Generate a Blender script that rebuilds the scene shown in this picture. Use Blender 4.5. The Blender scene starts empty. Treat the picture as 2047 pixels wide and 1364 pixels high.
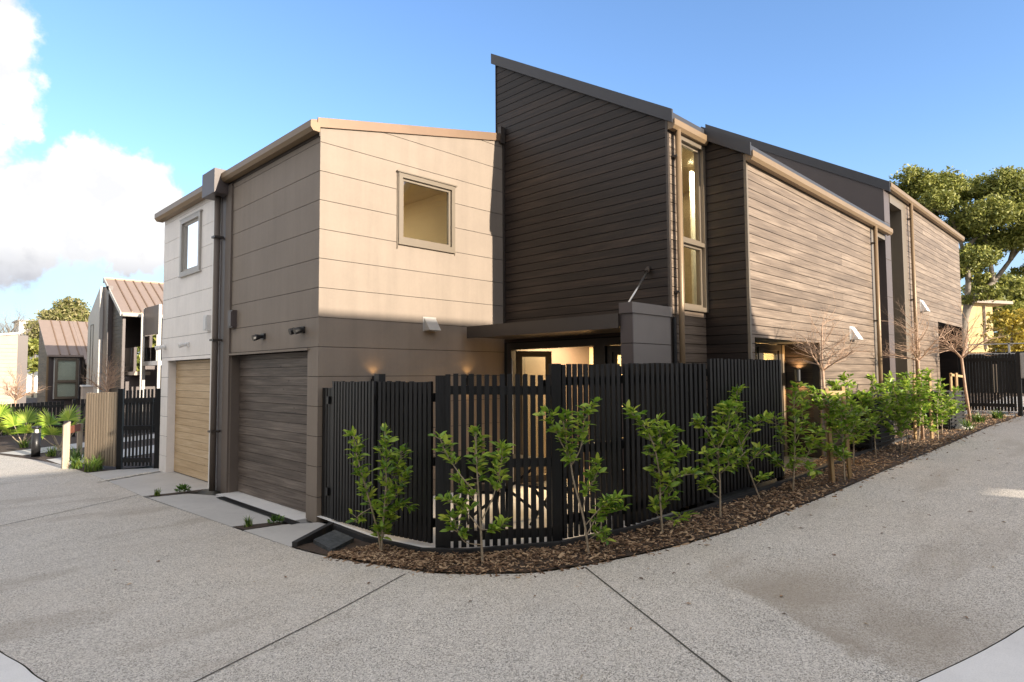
import bpy, bmesh, math, random
import numpy as np
from mathutils import Vector, Matrix
random.seed(11); RNG = np.random.default_rng(5)
SC = bpy.context.scene; COL = SC.collection
S2 = 2 ** -.5
# ------------------------------------------------------------------ camera
cam = bpy.data.cameras.new('camera'); co = bpy.data.objects.new('camera', cam); COL.objects.link(co)
pit, rol = math.atan(68 / 1260), .0058
Fv = Vector((math.cos(pit) * S2, math.cos(pit) * S2, math.sin(pit)))
R0 = Vector((S2, -S2, 0)); U0 = R0.cross(Fv)
Rv = R0 * math.cos(rol) - U0 * math.sin(rol); Uv = U0 * math.cos(rol) + R0 * math.sin(rol)
m = Matrix((Rv, Uv, -Fv)).transposed().to_4x4(); m.translation = (0, 0, 1.75); co.matrix_world = m
cam.sensor_width = 36; cam.lens = 22.16; cam.clip_start = .05; cam.clip_end = 2000
SC.camera = co
# ------------------------------------------------------------------ light, sky, exposure
EL = math.radians(16.4); SUNV = Vector((.081, -1, 0)).normalized() * math.cos(EL) + Vector((0, 0, math.sin(EL)))
sl = bpy.data.lights.new('sun', 'SUN'); sl.energy = 2.45; sl.angle = math.radians(.5); sl.color = (1, .88, .73)
so = bpy.data.objects.new('sun', sl); COL.objects.link(so)
so.rotation_euler = SUNV.to_track_quat('Z', 'Y').to_euler()
SC.view_settings.view_transform = 'Standard'; SC.view_settings.look = 'None'
SC.view_settings.gamma = 1; SC.view_settings.use_curve_mapping = False
SC.view_settings.exposure = 2.1
SC.render.engine = 'CYCLES'
SC.cycles.use_denoising = True
SC.cycles.max_bounces = 8; SC.cycles.transparent_max_bounces = 16
SC.cycles.sample_clamp_indirect = 6
W = bpy.data.worlds.new('World'); SC.world = W; W.use_nodes = True

class NT:
    def __init__(s, tree): s.t = tree; s.n = tree.nodes; s.l = tree.links
    def node(s, typ, **kw):
        n = s.n.new(typ)
        ins = kw.pop('ins', {})
        for k, v in kw.items(): setattr(n, k, v)
        for k, v in ins.items():
            if hasattr(v, 'is_linked') or isinstance(v, bpy.types.NodeSocket): s.l.new(v, n.inputs[k])
            else: n.inputs[k].default_value = v
        return n
    def math(s, op, a, b=0., c=0.):
        n = s.node('ShaderNodeMath', operation=op)
        for i, v in enumerate((a, b, c)):
            if isinstance(v, bpy.types.NodeSocket): s.l.new(v, n.inputs[i])
            else: n.inputs[i].default_value = v
        return n.outputs[0]
    def noise(s, vec, scale, detail=3, rough=.55, lac=2.):
        return s.node('ShaderNodeTexNoise', ins={'Vector': vec, 'Scale': scale, 'Detail': detail, 'Roughness': rough}).outputs['Fac']
    def ramp(s, fac, stops):
        n = s.node('ShaderNodeValToRGB', ins={'Fac': fac}); r = n.color_ramp
        while len(r.elements) < len(stops): r.elements.new(.5)
        for e, (p, c) in zip(r.elements, stops): e.position = p; e.color = (*c, 1) if len(c) == 3 else c
        return n.outputs[0]
    def mix(s, fac, a, b, blend='MIX'):
        n = s.node('ShaderNodeMix', data_type='RGBA', blend_type=blend)
        for i, v in ((0, fac), (6, a), (7, b)):
            if isinstance(v, bpy.types.NodeSocket): s.l.new(v, n.inputs[i])
            else: n.inputs[i].default_value = v if i == 0 else ((*v, 1) if len(v) == 3 else v)
        return n.outputs[2]
    def mrange(s, v, a, b, c, d):
        return s.node('ShaderNodeMapRange', interpolation_type='SMOOTHSTEP', ins={0: v, 1: a, 2: b, 3: c, 4: d}).outputs[0]

def build_world():
    t = NT(W.node_tree); t.n.clear()
    sky = t.node('ShaderNodeTexSky', sky_type='NISHITA', sun_disc=False, sun_elevation=EL,
                 sun_rotation=math.atan2(SUNV.x, SUNV.y), altitude=20, air_density=1.0, dust_density=.6, ozone_density=2.2)
    d = t.node('ShaderNodeTexCoord').outputs['Generated']
    n1 = t.node('ShaderNodeTexNoise', ins={'Vector': d, 'Scale': 16., 'Detail': 6., 'Roughness': .58})
    off = t.node('ShaderNodeVectorMath', operation='MULTIPLY_ADD')
    t.l.new(n1.outputs['Color'], off.inputs[0]); off.inputs[1].default_value = (.075,) * 3; off.inputs[2].default_value = (-.0375,) * 3
    n2 = t.node('ShaderNodeTexNoise', ins={'Vector': d, 'Scale': 60., 'Detail': 4., 'Roughness': .6})
    off2 = t.node('ShaderNodeVectorMath', operation='MULTIPLY_ADD')
    t.l.new(n2.outputs['Color'], off2.inputs[0]); off2.inputs[1].default_value = (.02,) * 3; t.l.new(off.outputs[0], off2.inputs[2])
    dd = t.node('ShaderNodeVectorMath', operation='ADD'); t.l.new(d, dd.inputs[0]); t.l.new(off2.outputs[0], dd.inputs[1])
    blobs = [(.065, .912, .404, .062), (.087, .935, .344, .055), (.059, .956, .288, .054), (.105, .941, .325, .034), (.107, .98, .17, .052), (.142, .961, .236, .05),
             (.186, .945, .267, .052), (.196, .957, .212, .066), (.242, .937, .251, .05), (.268, .931, .248, .037), (.264, .945, .194, .05),
             (.125, .973, .196, .062), (.067, .975, .211, .062), (.226, .959, .171, .037), (.02, .99, .24, .08), (-.02, .93, .36, .1),
             # more cumulus of the same kind round the rest of the sky, away from the frame
             (-.55, .75, .35, .12), (-.45, .85, .28, .1), (-.9, .2, .3, .13), (-.95, .05, .25, .12), (-.8, -.5, .33, .12), (-.3, -.9, .3, .12), (.85, -.45, .3, .12), (.7, -.62, .36, .1)]
    dens = None
    for x, y, z, r in blobs:
        v = Vector((x, y, z)).normalized()
        ds = t.node('ShaderNodeVectorMath', operation='DISTANCE'); t.l.new(dd.outputs[0], ds.inputs[0]); ds.inputs[1].default_value = v
        e = t.math('MULTIPLY_ADD', ds.outputs['Value'], -1 / (r * 1.12), 1.)
        dens = e if dens is None else t.math('SMOOTH_MAX', dens, e, .07)
    mask = t.mrange(dens, .0, .28, 0, 1)
    sep = t.node('ShaderNodeSeparateXYZ', ins={0: d})
    z = sep.outputs[2]
    nb = t.noise(d, 22., 4, .55)
    low = t.mrange(t.math('ADD', z, t.math('MULTIPLY_ADD', nb, .09, -.045)), .11, .19, 0, 1)
    cc = t.mix(low, (1.02, 1.04, 1.13), (1.95, 1.93, 1.9))
    cc = t.mix(t.mrange(nb, .44, .66, .0, .5), cc, (1.2, 1.23, 1.34))
    # thin cirrus-like veil and pale air low in the sky
    veil = t.mrange(z, .0, .34, .75, .0)
    vn = t.mrange(t.noise(d, 5., 4, .5), .3, .75, .75, 1.15)
    skyc = t.mix(t.math('MULTIPLY', veil, vn), sky.outputs[0], (2.0, 2.25, 2.5))
    # warm cloud field added outside the view to fill the shade
    fn = t.noise(d, 3.2, 6, .55); vd = t.node('ShaderNodeVectorMath', operation='DOT_PRODUCT'); t.l.new(d, vd.inputs[0]); vd.inputs[1].default_value = (Fv.x, Fv.y, Fv.z)
    away = t.mrange(vd.outputs['Value'], .62, .30, 0, 1); up = t.mrange(z, -.02, .1, 0, 1)
    field = t.math('MULTIPLY', t.math('MULTIPLY', t.mrange(fn, .40, .52, 0, 1), away), up)
    fc = t.mix(t.mrange(nb, .3, .7, 0, 1), (2.75, 2.55, 2.25), (1.9, 1.8, 1.7))
    skyc = t.mix(1., skyc, (.43, .485, .565), 'MULTIPLY')
    out = t.mix(mask, t.mix(field, skyc, fc), cc)
    bg = t.node('ShaderNodeBackground', ins={'Color': out, 'Strength': .145})
    o = t.node('ShaderNodeOutputWorld'); t.l.new(bg.outputs[0], o.inputs[0])
build_world()

# ------------------------------------------------------------------ helpers
def gz(x):
    return float(np.interp(x, [-1e3, 2.5, 3.5, 8.5, 10, 20, 40, 1e4], [0, 0, .03, .385, .45, .70, 1.2, 1.2]))

def newmat(name):
    M = bpy.data.materials.new(name); M.use_nodes = True
    t = NT(M.node_tree); t.n.clear()
    o = t.node('ShaderNodeOutputMaterial'); b = t.node('ShaderNodeBsdfPrincipled'); t.l.new(b.outputs[0], o.inputs[0])
    t.b = b; t.o = o
    return M, t

def bump(t, h, strength, dist=.01):
    n = t.node('ShaderNodeBump', ins={'Height': h, 'Strength': strength, 'Distance': dist}); t.l.new(n.outputs[0], t.b.inputs['Normal'])

def surf(name, col, rough=.6, metal=0., var=.08, scale=3., bmp=0., bscale=80., objvar=0., spec=.5, streak=0.):
    M, t = newmat(name)
    oc = t.node('ShaderNodeTexCoord').outputs['Object']
    n = t.noise(oc, scale, 5, .6)
    f = t.mrange(n, .25, .75, 1 - var, 1 + var)
    if streak:
        mp = t.node('ShaderNodeMapping', ins={'Vector': oc, 'Scale': (7, 7, .45)})
        f = t.math('MULTIPLY', f, t.mrange(t.noise(mp.outputs[0], 1., 5, .6), .3, .75, 1 + streak * .4, 1 - streak))
        f = t.math('MULTIPLY', f, t.mrange(t.noise(oc, 26., 3, .6), .3, .8, 1.015, .975))
    if objvar:
        r = t.node('ShaderNodeObjectInfo').outputs['Random']
        f = t.math('MULTIPLY', f, t.math('MULTIPLY_ADD', r, 2 * objvar, 1 - objvar))
    c = t.node('ShaderNodeVectorMath', operation='SCALE'); c.inputs[0].default_value = col; t.l.new(f, c.inputs['Scale'])
    t.l.new(c.outputs[0], t.b.inputs['Base Color'])
    t.b.inputs['Roughness'].default_value = rough; t.b.inputs['Metallic'].default_value = metal
    t.b.inputs['Specular IOR Level'].default_value = spec
    if bmp: bump(t, t.noise(oc, bscale, 3), bmp, .004)
    return M

def timber(name, dark, mid, light, rough=.6, vertical=False, fine=1., knots=True, spec=.35):
    M, t = newmat(name)
    oc = t.node('ShaderNodeTexCoord').outputs['Object']
    r = t.node('ShaderNodeObjectInfo').outputs['Random']
    o = t.node('ShaderNodeVectorMath', operation='MULTIPLY_ADD')
    cr = t.node('ShaderNodeCombineXYZ', ins={0: r, 1: r, 2: r}); t.l.new(cr.outputs[0], o.inputs[0]); o.inputs[1].default_value = (31, 47, 13); t.l.new(oc, o.inputs[2])
    mp = t.node('ShaderNodeMapping', ins={'Vector': o.outputs[0], 'Scale': (60, 60, 2) if vertical else (1.6 * fine, 1.6 * fine, 55 * fine)})
    g = t.noise(mp.outputs[0], 1., 6, .65)
    mp2 = t.node('ShaderNodeMapping', ins={'Vector': o.outputs[0], 'Scale': (14, 14, .9) if vertical else (.9, .9, 9)})
    g2 = t.noise(mp2.outputs[0], 1., 3, .55)
    f = t.math('ADD', t.math('MULTIPLY', g, .6), t.math('MULTIPLY', g2, .4))
    f = t.math('ADD', f, t.math('MULTIPLY_ADD', r, .09, -.045))
    c = t.ramp(f, [(.3, dark), (.5, mid), (.7, light)])
    if knots:
        mk = t.node('ShaderNodeMapping', ins={'Vector': o.outputs[0], 'Scale': (3.2, 3.2, 9)})
        vo = t.node('ShaderNodeTexVoronoi', ins={'Vector': mk.outputs[0], 'Scale': 1.})
        kn = t.mrange(vo.outputs['Distance'], .03, .13, .75, 0)
        c = t.mix(kn, c, dark)
    t.l.new(c, t.b.inputs['Base Color'])
    t.b.inputs['Roughness'].default_value = rough; t.b.inputs['Specular IOR Level'].default_value = spec
    bump(t, g, .35, .003)
    return M

def emis(name, col, st):
    M, t = newmat(name)
    t.b.inputs['Base Color'].default_value = (*col, 1); t.b.inputs['Emission Color'].default_value = (*col, 1); t.b.inputs['Emission Strength'].default_value = st
    return M

def glass(name, tint=(.9, .93, .9), k=1.0):
    M, t = newmat(name); t.n.remove(t.b)
    bf = t.node('ShaderNodeNewGeometry').outputs['Backfacing']
    fr = t.node('ShaderNodeFresnel', ins={'IOR': t.math('MULTIPLY_ADD', bf, 1 / 1.52 - 1.52, 1.52)})
    f = t.math('MINIMUM', t.math('MULTIPLY', fr.outputs[0], 2.0 * k), 1.)
    tr = t.node('ShaderNodeBsdfTransparent', ins={'Color': (*tint, 1)}); gl = t.node('ShaderNodeBsdfGlossy', ins={'Roughness': .01, 'Color': (1, 1, 1, 1)})
    mx = t.node('ShaderNodeMixShader', ins={0: f}); t.l.new(tr.outputs[0], mx.inputs[1]); t.l.new(gl.outputs[0], mx.inputs[2])
    t.l.new(mx.outputs[0], t.o.inputs[0])
    return M

def leafmat(name, c1, c2, c3, trans=.35, rough=.38, scale=3., objr=True):
    M, t = newmat(name)
    oc = t.node('ShaderNodeTexCoord').outputs['Object']
    if objr: r = t.node('ShaderNodeObjectInfo').outputs['Random']
    else: r = t.node('ShaderNodeNewGeometry').outputs['Random Per Island']
    f = t.math('ADD', t.math('MULTIPLY', r, .6), t.math('MULTIPLY', t.noise(oc, scale, 2), .4))
    c = t.ramp(f, [(.2, c1), (.5, c2), (.8, c3)])
    t.l.new(c, t.b.inputs['Base Color']); t.b.inputs['Roughness'].default_value = rough
    tl = t.node('ShaderNodeBsdfTranslucent', ins={'Color': c}); mx = t.node('ShaderNodeMixShader', ins={0: trans})
    t.l.new(t.b.outputs[0], mx.inputs[1]); t.l.new(tl.outputs[0], mx.inputs[2]); t.l.new(mx.outputs[0], t.o.inputs[0])
    return M

def aggregate(name):
    M, t = newmat(name)
    oc = t.node('ShaderNodeTexCoord').outputs['Object']
    v = t.node('ShaderNodeTexVoronoi', ins={'Vector': oc, 'Scale': 136.})
    h = t.node('ShaderNodeSeparateColor', ins={0: v.outputs['Color']})
    stone = t.ramp(h.outputs[0], [(.0, (.10, .094, .084)), (.22, (.28, .265, .24)), (.45, (.56, .53, .485)), (.72, (.71, .675, .62)), (1., (.88, .845, .79))])
    matrix = t.mrange(v.outputs['Distance'], .38, .75, 0, .45)
    c = t.mix(matrix, stone, (.40, .385, .36))
    n = t.noise(oc, 190., 2, .6)
    c = t.mix(t.mrange(n, .3, .7, .35, 0), c, (.27, .26, .24))
    big = t.noise(oc, .45, 5, .6)
    c = t.mix(t.mrange(big, .32, .72, .0, .28), c, (.50, .44, .37), 'MIX')
    mid = t.noise(oc, 2.4, 4, .65)
    c = t.mix(t.mrange(mid, .35, .75, .0, .22), c, (.68, .64, .6))
    # tyre and water stains
    st = t.noise(t.node('ShaderNodeMapping', ins={'Vector': oc, 'Scale': (.35, 1.3, 1), 'Rotation': (0, 0, .5)}).outputs[0], 1.3, 3, .5)
    c = t.mix(t.mrange(st, .56, .70, 0, .38), c, (.30, .26, .215))
    # a broad brown run-off stain with one crisp edge
    wob = t.math('MULTIPLY_ADD', t.noise(oc, 3.5, 4, .6), .34, -.17)
    sx = t.node('ShaderNodeSeparateXYZ', ins={0: oc}); ox, oy = sx.outputs[0], sx.outputs[1]
    dist = t.math('ADD', t.math('ADD', t.math('MULTIPLY', t.math('SUBTRACT', ox, 4.38), .915), t.math('MULTIPLY', t.math('SUBTRACT', oy, 1.815), -.403)), wob)
    along = t.math('ADD', t.math('MULTIPLY', t.math('SUBTRACT', ox, 4.38), .403), t.math('MULTIPLY', t.math('SUBTRACT', oy, 1.815), .915))
    stm = t.math('MULTIPLY', t.mrange(dist, 0, .10, 0, 1), t.mrange(dist, .25, 1.7, 1, 0))
    stm = t.math('MULTIPLY', t.math('MULTIPLY', stm, t.mrange(along, .35, 1.0, 1, 0)), t.mrange(t.noise(oc, 1.7, 3, .5), .25, .6, .35, .75))
    c = t.mix(stm, c, (.29, .25, .20))
    c = t.mix(1., c, (1.02, 1., .962), 'MULTIPLY')
    sp = t.noise(oc, 5.5, 2, .5)
    c = t.mix(t.mrange(sp, .70, .76, 0, .35), c, (.16, .15, .14))
    t.l.new(c, t.b.inputs['Base Color']); t.b.inputs['Roughness'].default_value = .75; t.b.inputs['Specular IOR Level'].default_value = .3
    bump(t, v.outputs['Distance'], .5, .006)
    return M

def concrete(name, col, dirty=.25):
    M, t = newmat(name)
    oc = t.node('ShaderNodeTexCoord').outputs['Object']
    a = t.noise(oc, 1.2, 6, .65); b = t.noise(oc, 9., 5, .65); g = t.noise(oc, 140., 2, .6)
    d = tuple(x * .55 for x in col); l = tuple(min(1, x * 1.15) for x in col)
    c = t.mix(t.mrange(a, .3, .7, 0, 1), col, l)
    c = t.mix(t.mrange(b, .5, .8, 0, dirty), c, d)
    c = t.mix(t.mrange(g, .4, .7, 0, .18), c, d)
    t.l.new(c, t.b.inputs['Base Color']); t.b.inputs['Roughness'].default_value = .8
    bump(t, g, .2, .003)
    return M

MT = {}
MT['road'] = aggregate('exposed_aggregate')
MT['concrete'] = concrete('concrete', (.45, .435, .41))
MT['concrete_light'] = concrete('pale_concrete', (.64, .625, .60), .15)
MT['paving'] = concrete('courtyard_paving', (.76, .75, .73), .12)
MT['soil'] = surf('soil', (.055, .036, .024), .95, var=.35, scale=30., bmp=.6, bscale=60)
MT['ground'] = surf('bare_ground', (.12, .11, .07), .95, var=.3, scale=2.)
MT['beige'] = surf('warm_taupe_paint', (.25, .203, .16), .62, streak=.07, var=.05, scale=2.2, bmp=.06, bscale=300, objvar=.018, spec=.35)
MT['pier'] = surf('brown_pier', (.14, .11, .088), .6, var=.05)  # darker brown than the taupe panels
MT['greige'] = surf('pale_greige_paint', (.86, .81, .755), .62, streak=.05, var=.04, scale=2.2, bmp=.06, bscale=300, objvar=.015, spec=.35)
MT['groove'] = surf('joint_shadow_gap', (.05, .042, .036), .9)
MT['timber'] = timber('shaded_dark_timber', (.008, .0056, .0046), (.022, .015, .012), (.062, .040, .029), .5)  # wall timber with shade put into its colour, for faces turned from the sun
MT['timber_lit'] = timber('sunlit_stained_timber', (.078, .057, .042), (.168, .126, .093), (.31, .242, .184), .55)  # same wall timber, sunlight painted in as a lighter tone
MT['garage_dark'] = timber('grey_brown_garage_boards', (.042, .032, .025), (.125, .099, .08), (.26, .215, .178), .55)
MT['garage_light'] = timber('pale_cedar_boards', (.38, .25, .13), (.55, .395, .225), (.70, .54, .35), .5)
MT['backing'] = surf('dark_building_paper', (.015, .013, .012), .9)
MT['bronze'] = surf('bronze_gutter_metal', (.22, .15, .085), .45, metal=.2, var=.06)
MT['roofcap'] = surf('dark_roof_flashing', (.046, .046, .052), .4, metal=.25, var=.05)
MT['brown_cap'] = surf('brown_roof_flashing', (.21, .135, .085), .42, metal=.25, var=.06)
MT['darkmetal'] = surf('dark_bronze_metal', (.062, .05, .042), .42, metal=.3, var=.05)
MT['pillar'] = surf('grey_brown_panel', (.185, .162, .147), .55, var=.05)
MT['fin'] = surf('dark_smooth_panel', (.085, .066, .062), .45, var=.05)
MT['frame'] = surf('bronze_window_frame', (.175, .142, .105), .42, metal=.2, var=.04)
MT['frame_dark'] = surf('dark_window_frame', (.05, .045, .04), .4, metal=.2, var=.04)
MT['frame_pale'] = surf('pale_window_frame', (.40, .37, .33), .45, var=.04)
MT['blackpaint'] = surf('black_stained_batten', (.013, .0125, .0125), .42, var=.4, scale=9., objvar=.35, spec=.4)
MT['blackside'] = surf('black_timber_edging', (.024, .023, .023), .65, var=.3, scale=6.)
MT['black'] = surf('black_plastic', (.012, .012, .013), .4, var=.1)
MT['steel'] = surf('stainless_steel', (.55, .53, .5), .28, metal=.9, var=.05)
MT['white'] = surf('white_paint', (.72, .71, .69), .5, var=.04)
MT['glass'] = glass('window_glass')
MT['glass_r'] = glass('reflective_glass', (.45, .47, .44), 9.)
MT['room'] = surf('warm_interior_paint', (.60, .49, .33), .8, var=.03)
MT['room_floor'] = surf('interior_floor', (.25, .2, .15), .5)
MT['curtain'] = surf('pale_curtain', (.75, .73, .66), .8, var=.05)
MT['lamp'] = emis('downlight_glow', (1, .85, .6), 14.)
MT['warm'] = emis('warm_lamp_glow', (1, .55, .15), 5.)
MT['leaf'] = leafmat('glossy_shrub_leaf', (.09, .20, .022), (.30, .46, .05), (.58, .64, .10), .35, .38)
MT['leaf_far'] = leafmat('shrub_foliage', (.07, .16, .018), (.24, .39, .04), (.50, .61, .09), .35, .38, 3., False)
MT['stem'] = surf('young_bark', (.38, .30, .205), .8, var=.25, scale=20.)
MT['twig'] = surf('pinkish_bare_twig', (.42, .28, .19), .7, var=.2, scale=15.)
MT['bark'] = surf('grey_bark', (.23, .195, .155), .85, var=.3, scale=4.)
MT['stake'] = timber('pale_pine_stake', (.22, .135, .06), (.36, .235, .11), (.48, .34, .18), .7, True)
MT['flax'] = leafmat('flax_blade', (.04, .09, .015), (.10, .19, .03), (.26, .32, .06), .3, .4, 6., False)
MT['succ'] = leafmat('ground_plant_leaf', (.04, .10, .02), (.10, .20, .035), (.20, .33, .06), .3, .45, 6., False)
MT['palm'] = leafmat('palm_leaflet', (.12, .22, .02), (.30, .44, .05), (.52, .60, .09), .35, .4, 3., False)
MT['crown'] = leafmat('evergreen_crown', (.08, .105, .02), (.225, .245, .045), (.43, .42, .11), .25, .55, 1.3, False)
MT['crown_y'] = leafmat('yellow_shrub', (.16, .13, .015), (.36, .27, .03), (.55, .42, .06), .3, .6, 1.5, False)
MT['crown_p'] = leafmat('pale_tree', (.10, .12, .03), (.24, .23, .07), (.5, .44, .24), .3, .6, 1.3, False)
MT['chips'] = leafmat('bark_chip', (.055, .03, .016), (.24, .138, .075), (.58, .41, .25), 0., .85, 20., False)
MT['metalroof'] = surf('tan_roof_metal', (.26, .20, .168), .5, metal=.1, var=.05)
MT['brownfence'] = timber('brown_fence_board', (.13, .10, .068), (.25, .195, .135), (.36, .29, .21), .6, True)
MT['postwood'] = timber('weathered_post', (.26, .205, .145), (.40, .325, .24), (.52, .43, .33), .75, True)
MT['rust'] = surf('rusted_steel', (.27, .075, .022), .85, var=.4, scale=14.)
MT['palewall'] = surf('pale_weatherboard', (.42, .34, .275), .7, var=.06)
MT['yellowwall'] = surf('cream_render', (.62, .47, .22), .8, var=.12, scale=.6)
MT['greyroof'] = surf('grey_roof_iron', (.32, .31, .3), .6, var=.1)
MT['stone'] = surf('dark_stone', (.06, .066, .068), .6, var=.5, scale=25., bmp=.3)
MT['pebble'] = surf('pale_pebble', (.55, .52, .46), .7, var=.3, scale=30.)
MT['drain'] = surf('drain_grate', (.03, .035, .036), .5, metal=.4)
MT['rubber'] = surf('control_joint', (.07, .062, .05), .9)
MT['dirtseam'] = surf('kerb_joint_sealant', (.035, .033, .03), .9)
MT['greybox'] = surf('grey_plastic', (.42, .40, .37), .5, var=.05)
MT['brick'] = surf('neighbour_wall', (.30, .25, .2), .8, var=.1)

def prop(o, label=None, cat=None, group=None, kind=None):
    if label: o['label'] = label
    if cat: o['category'] = cat
    if group: o['group'] = group
    if kind: o['kind'] = kind
    return o

def thing(name, label, cat, loc=(0, 0, 0), group=None):
    o = bpy.data.objects.new(name, None); COL.objects.link(o); o.location = loc; o.empty_display_size = .2
    return prop(o, label, cat, group)

def wloc(o):
    v = Vector((0, 0, 0))
    while o is not None: v = v + Vector(o.location); o = o.parent
    return v

class MB:
    def __init__(s): s.v = []; s.f = []
    def add(s, vs, fs):
        k = len(s.v); s.v += [tuple(v) for v in vs]; s.f += [tuple(i + k for i in f) for f in fs]; return s
    def box(s, x0, x1, y0, y1, z0, z1):
        return s.add([(x0, y0, z0), (x1, y0, z0), (x1, y1, z0), (x0, y1, z0), (x0, y0, z1), (x1, y0, z1), (x1, y1, z1), (x0, y1, z1)],
                     [(0, 3, 2, 1), (4, 5, 6, 7), (0, 1, 5, 4), (1, 2, 6, 5), (2, 3, 7, 6), (3, 0, 4, 7)])
    def hexa(s, q0, q1):  # two quads (4 pts each)
        return s.add(list(q0) + list(q1), [(0, 3, 2, 1), (4, 5, 6, 7), (0, 1, 5, 4), (1, 2, 6, 5), (2, 3, 7, 6), (3, 0, 4, 7)])
    def beam(s, a, b, w, h, up=(0, 0, 1)):
        a, b = Vector(a), Vector(b); d = (b - a).normalized(); sd = d.cross(Vector(up))
        if sd.length < 1e-4: sd = Vector((1, 0, 0))
        sd.normalize(); u = sd.cross(d).normalized()
        q = lambda p: [p + sd * (sx * w / 2) + u * (sy * h / 2) for sx, sy in ((-1, -1), (1, -1), (1, 1), (-1, 1))]
        return s.hexa(q(a), q(b))
    def prism(s, poly, P0, P1):  # poly list of (u,z); P0,P1 map to 3d
        n = len(poly); a = [P0(*p) for p in poly]; b = [P1(*p) for p in poly]
        return s.add(a + b, [tuple(range(n)), tuple(range(2 * n - 1, n - 1, -1))] + [(i, n + i, n + (i + 1) % n, (i + 1) % n) for i in range(n)])
    def tube(s, pts, rad, n=6, cap=True):
        pts = [Vector(p) for p in pts]; k0 = len(s.v); N = len(pts)
        if not hasattr(rad, '__len__'): rad = [rad] * N
        ref = Vector((.31, .22, .93))
        for i, p in enumerate(pts):
            d = (pts[min(i + 1, N - 1)] - pts[max(i - 1, 0)])
            if d.length < 1e-9: d = Vector((0, 0, 1))
            d.normalize(); a = d.cross(ref)
            if a.length < .05: a = d.cross(Vector((1, 0, 0)))
            a.normalize(); b = d.cross(a)
            for j in range(n):
                t = 2 * math.pi * j / n; s.v.append(tuple(p + (a * math.cos(t) + b * math.sin(t)) * rad[i]))
        for i in range(N - 1):
            for j in range(n):
                q = k0 + i * n; j2 = (j + 1) % n
                s.f.append((q + j, q + j2, q + n + j2, q + n + j))
        if cap:
            s.f.append(tuple(k0 + j for j in range(n))[::-1]); s.f.append(tuple(k0 + (N - 1) * n + j for j in range(n)))
        return s
    def build(s, name, mat, parent=None, smooth=False, org=None, **pr):
        off = wloc(parent) if parent is not None else Vector(org or (0, 0, 0))
        me = bpy.data.meshes.new(name)
        me.from_pydata([(v[0] - off.x, v[1] - off.y, v[2] - off.z) for v in s.v], [], s.f); me.update()
        bm = bmesh.new(); bm.from_mesh(me); bmesh.ops.recalc_face_normals(bm, faces=bm.faces); bm.to_mesh(me); bm.free()
        me.materials.append(mat)
        if smooth: me.polygons.foreach_set('use_smooth', [True] * len(me.polygons))
        o = bpy.data.objects.new(name, me); COL.objects.link(o)
        if parent is not None: o.parent = parent
        else: o.location = off
        return prop(o, **pr)

def npmesh(name, V, F, mat, parent=None, org=(0, 0, 0), **pr):
    off = np.array(wloc(parent) if parent is not None else org)
    V = np.asarray(V, float) - off; F = np.asarray(F, np.int32); k = F.shape[1]
    me = bpy.data.meshes.new(name); me.vertices.add(len(V)); me.vertices.foreach_set('co', V.astype(np.float32).ravel())
    me.loops.add(F.size); me.loops.foreach_set('vertex_index', F.ravel()); me.polygons.add(len(F))
    me.polygons.foreach_set('loop_start', np.arange(0, F.size, k, dtype=np.int32)); me.polygons.foreach_set('loop_total', np.full(len(F), k, np.int32))
    me.update(calc_edges=True); me.materials.append(mat)
    o = bpy.data.objects.new(name, me); COL.objects.link(o)
    if parent is not None: o.parent = parent
    else: o.location = off
    return prop(o, **pr)

def piece(name, me, parent, loc, rotz=0., scale=(1, 1, 1), rot=None):
    o = bpy.data.objects.new(name, me); COL.objects.link(o); o.parent = parent
    o.location = Vector(loc) - wloc(parent); o.rotation_euler = rot or (0, 0, rotz); o.scale = scale
    return o

def unitbox(name, mat):  # 1x1x1, base at z=0, slightly eased edges
    bm = bmesh.new(); bmesh.ops.create_cube(bm, size=1); bmesh.ops.translate(bm, vec=(0, 0, .5), verts=bm.verts)
    me = bpy.data.meshes.new(name); bm.to_mesh(me); bm.free(); me.materials.append(mat); return me

def clip(poly, a, b, c):  # keep a*u+b*z<=c
    out = []
    for i, p in enumerate(poly):
        q = poly[(i + 1) % len(poly)]; fp = a * p[0] + b * p[1] - c; fq = a * q[0] + b * q[1] - c
        if fp <= 0: out.append(p)
        if (fp < 0 < fq) or (fq < 0 < fp):
            t = fp / (fp - fq); out.append((p[0] + t * (q[0] - p[0]), p[1] + t * (q[1] - p[1])))
    return out

def PT(axis, plane):  # returns map (u, depth, z)
    return (lambda u, d, z: (plane + d, u, z)) if axis == 'x' else (lambda u, d, z: (u, plane + d, z))

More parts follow.
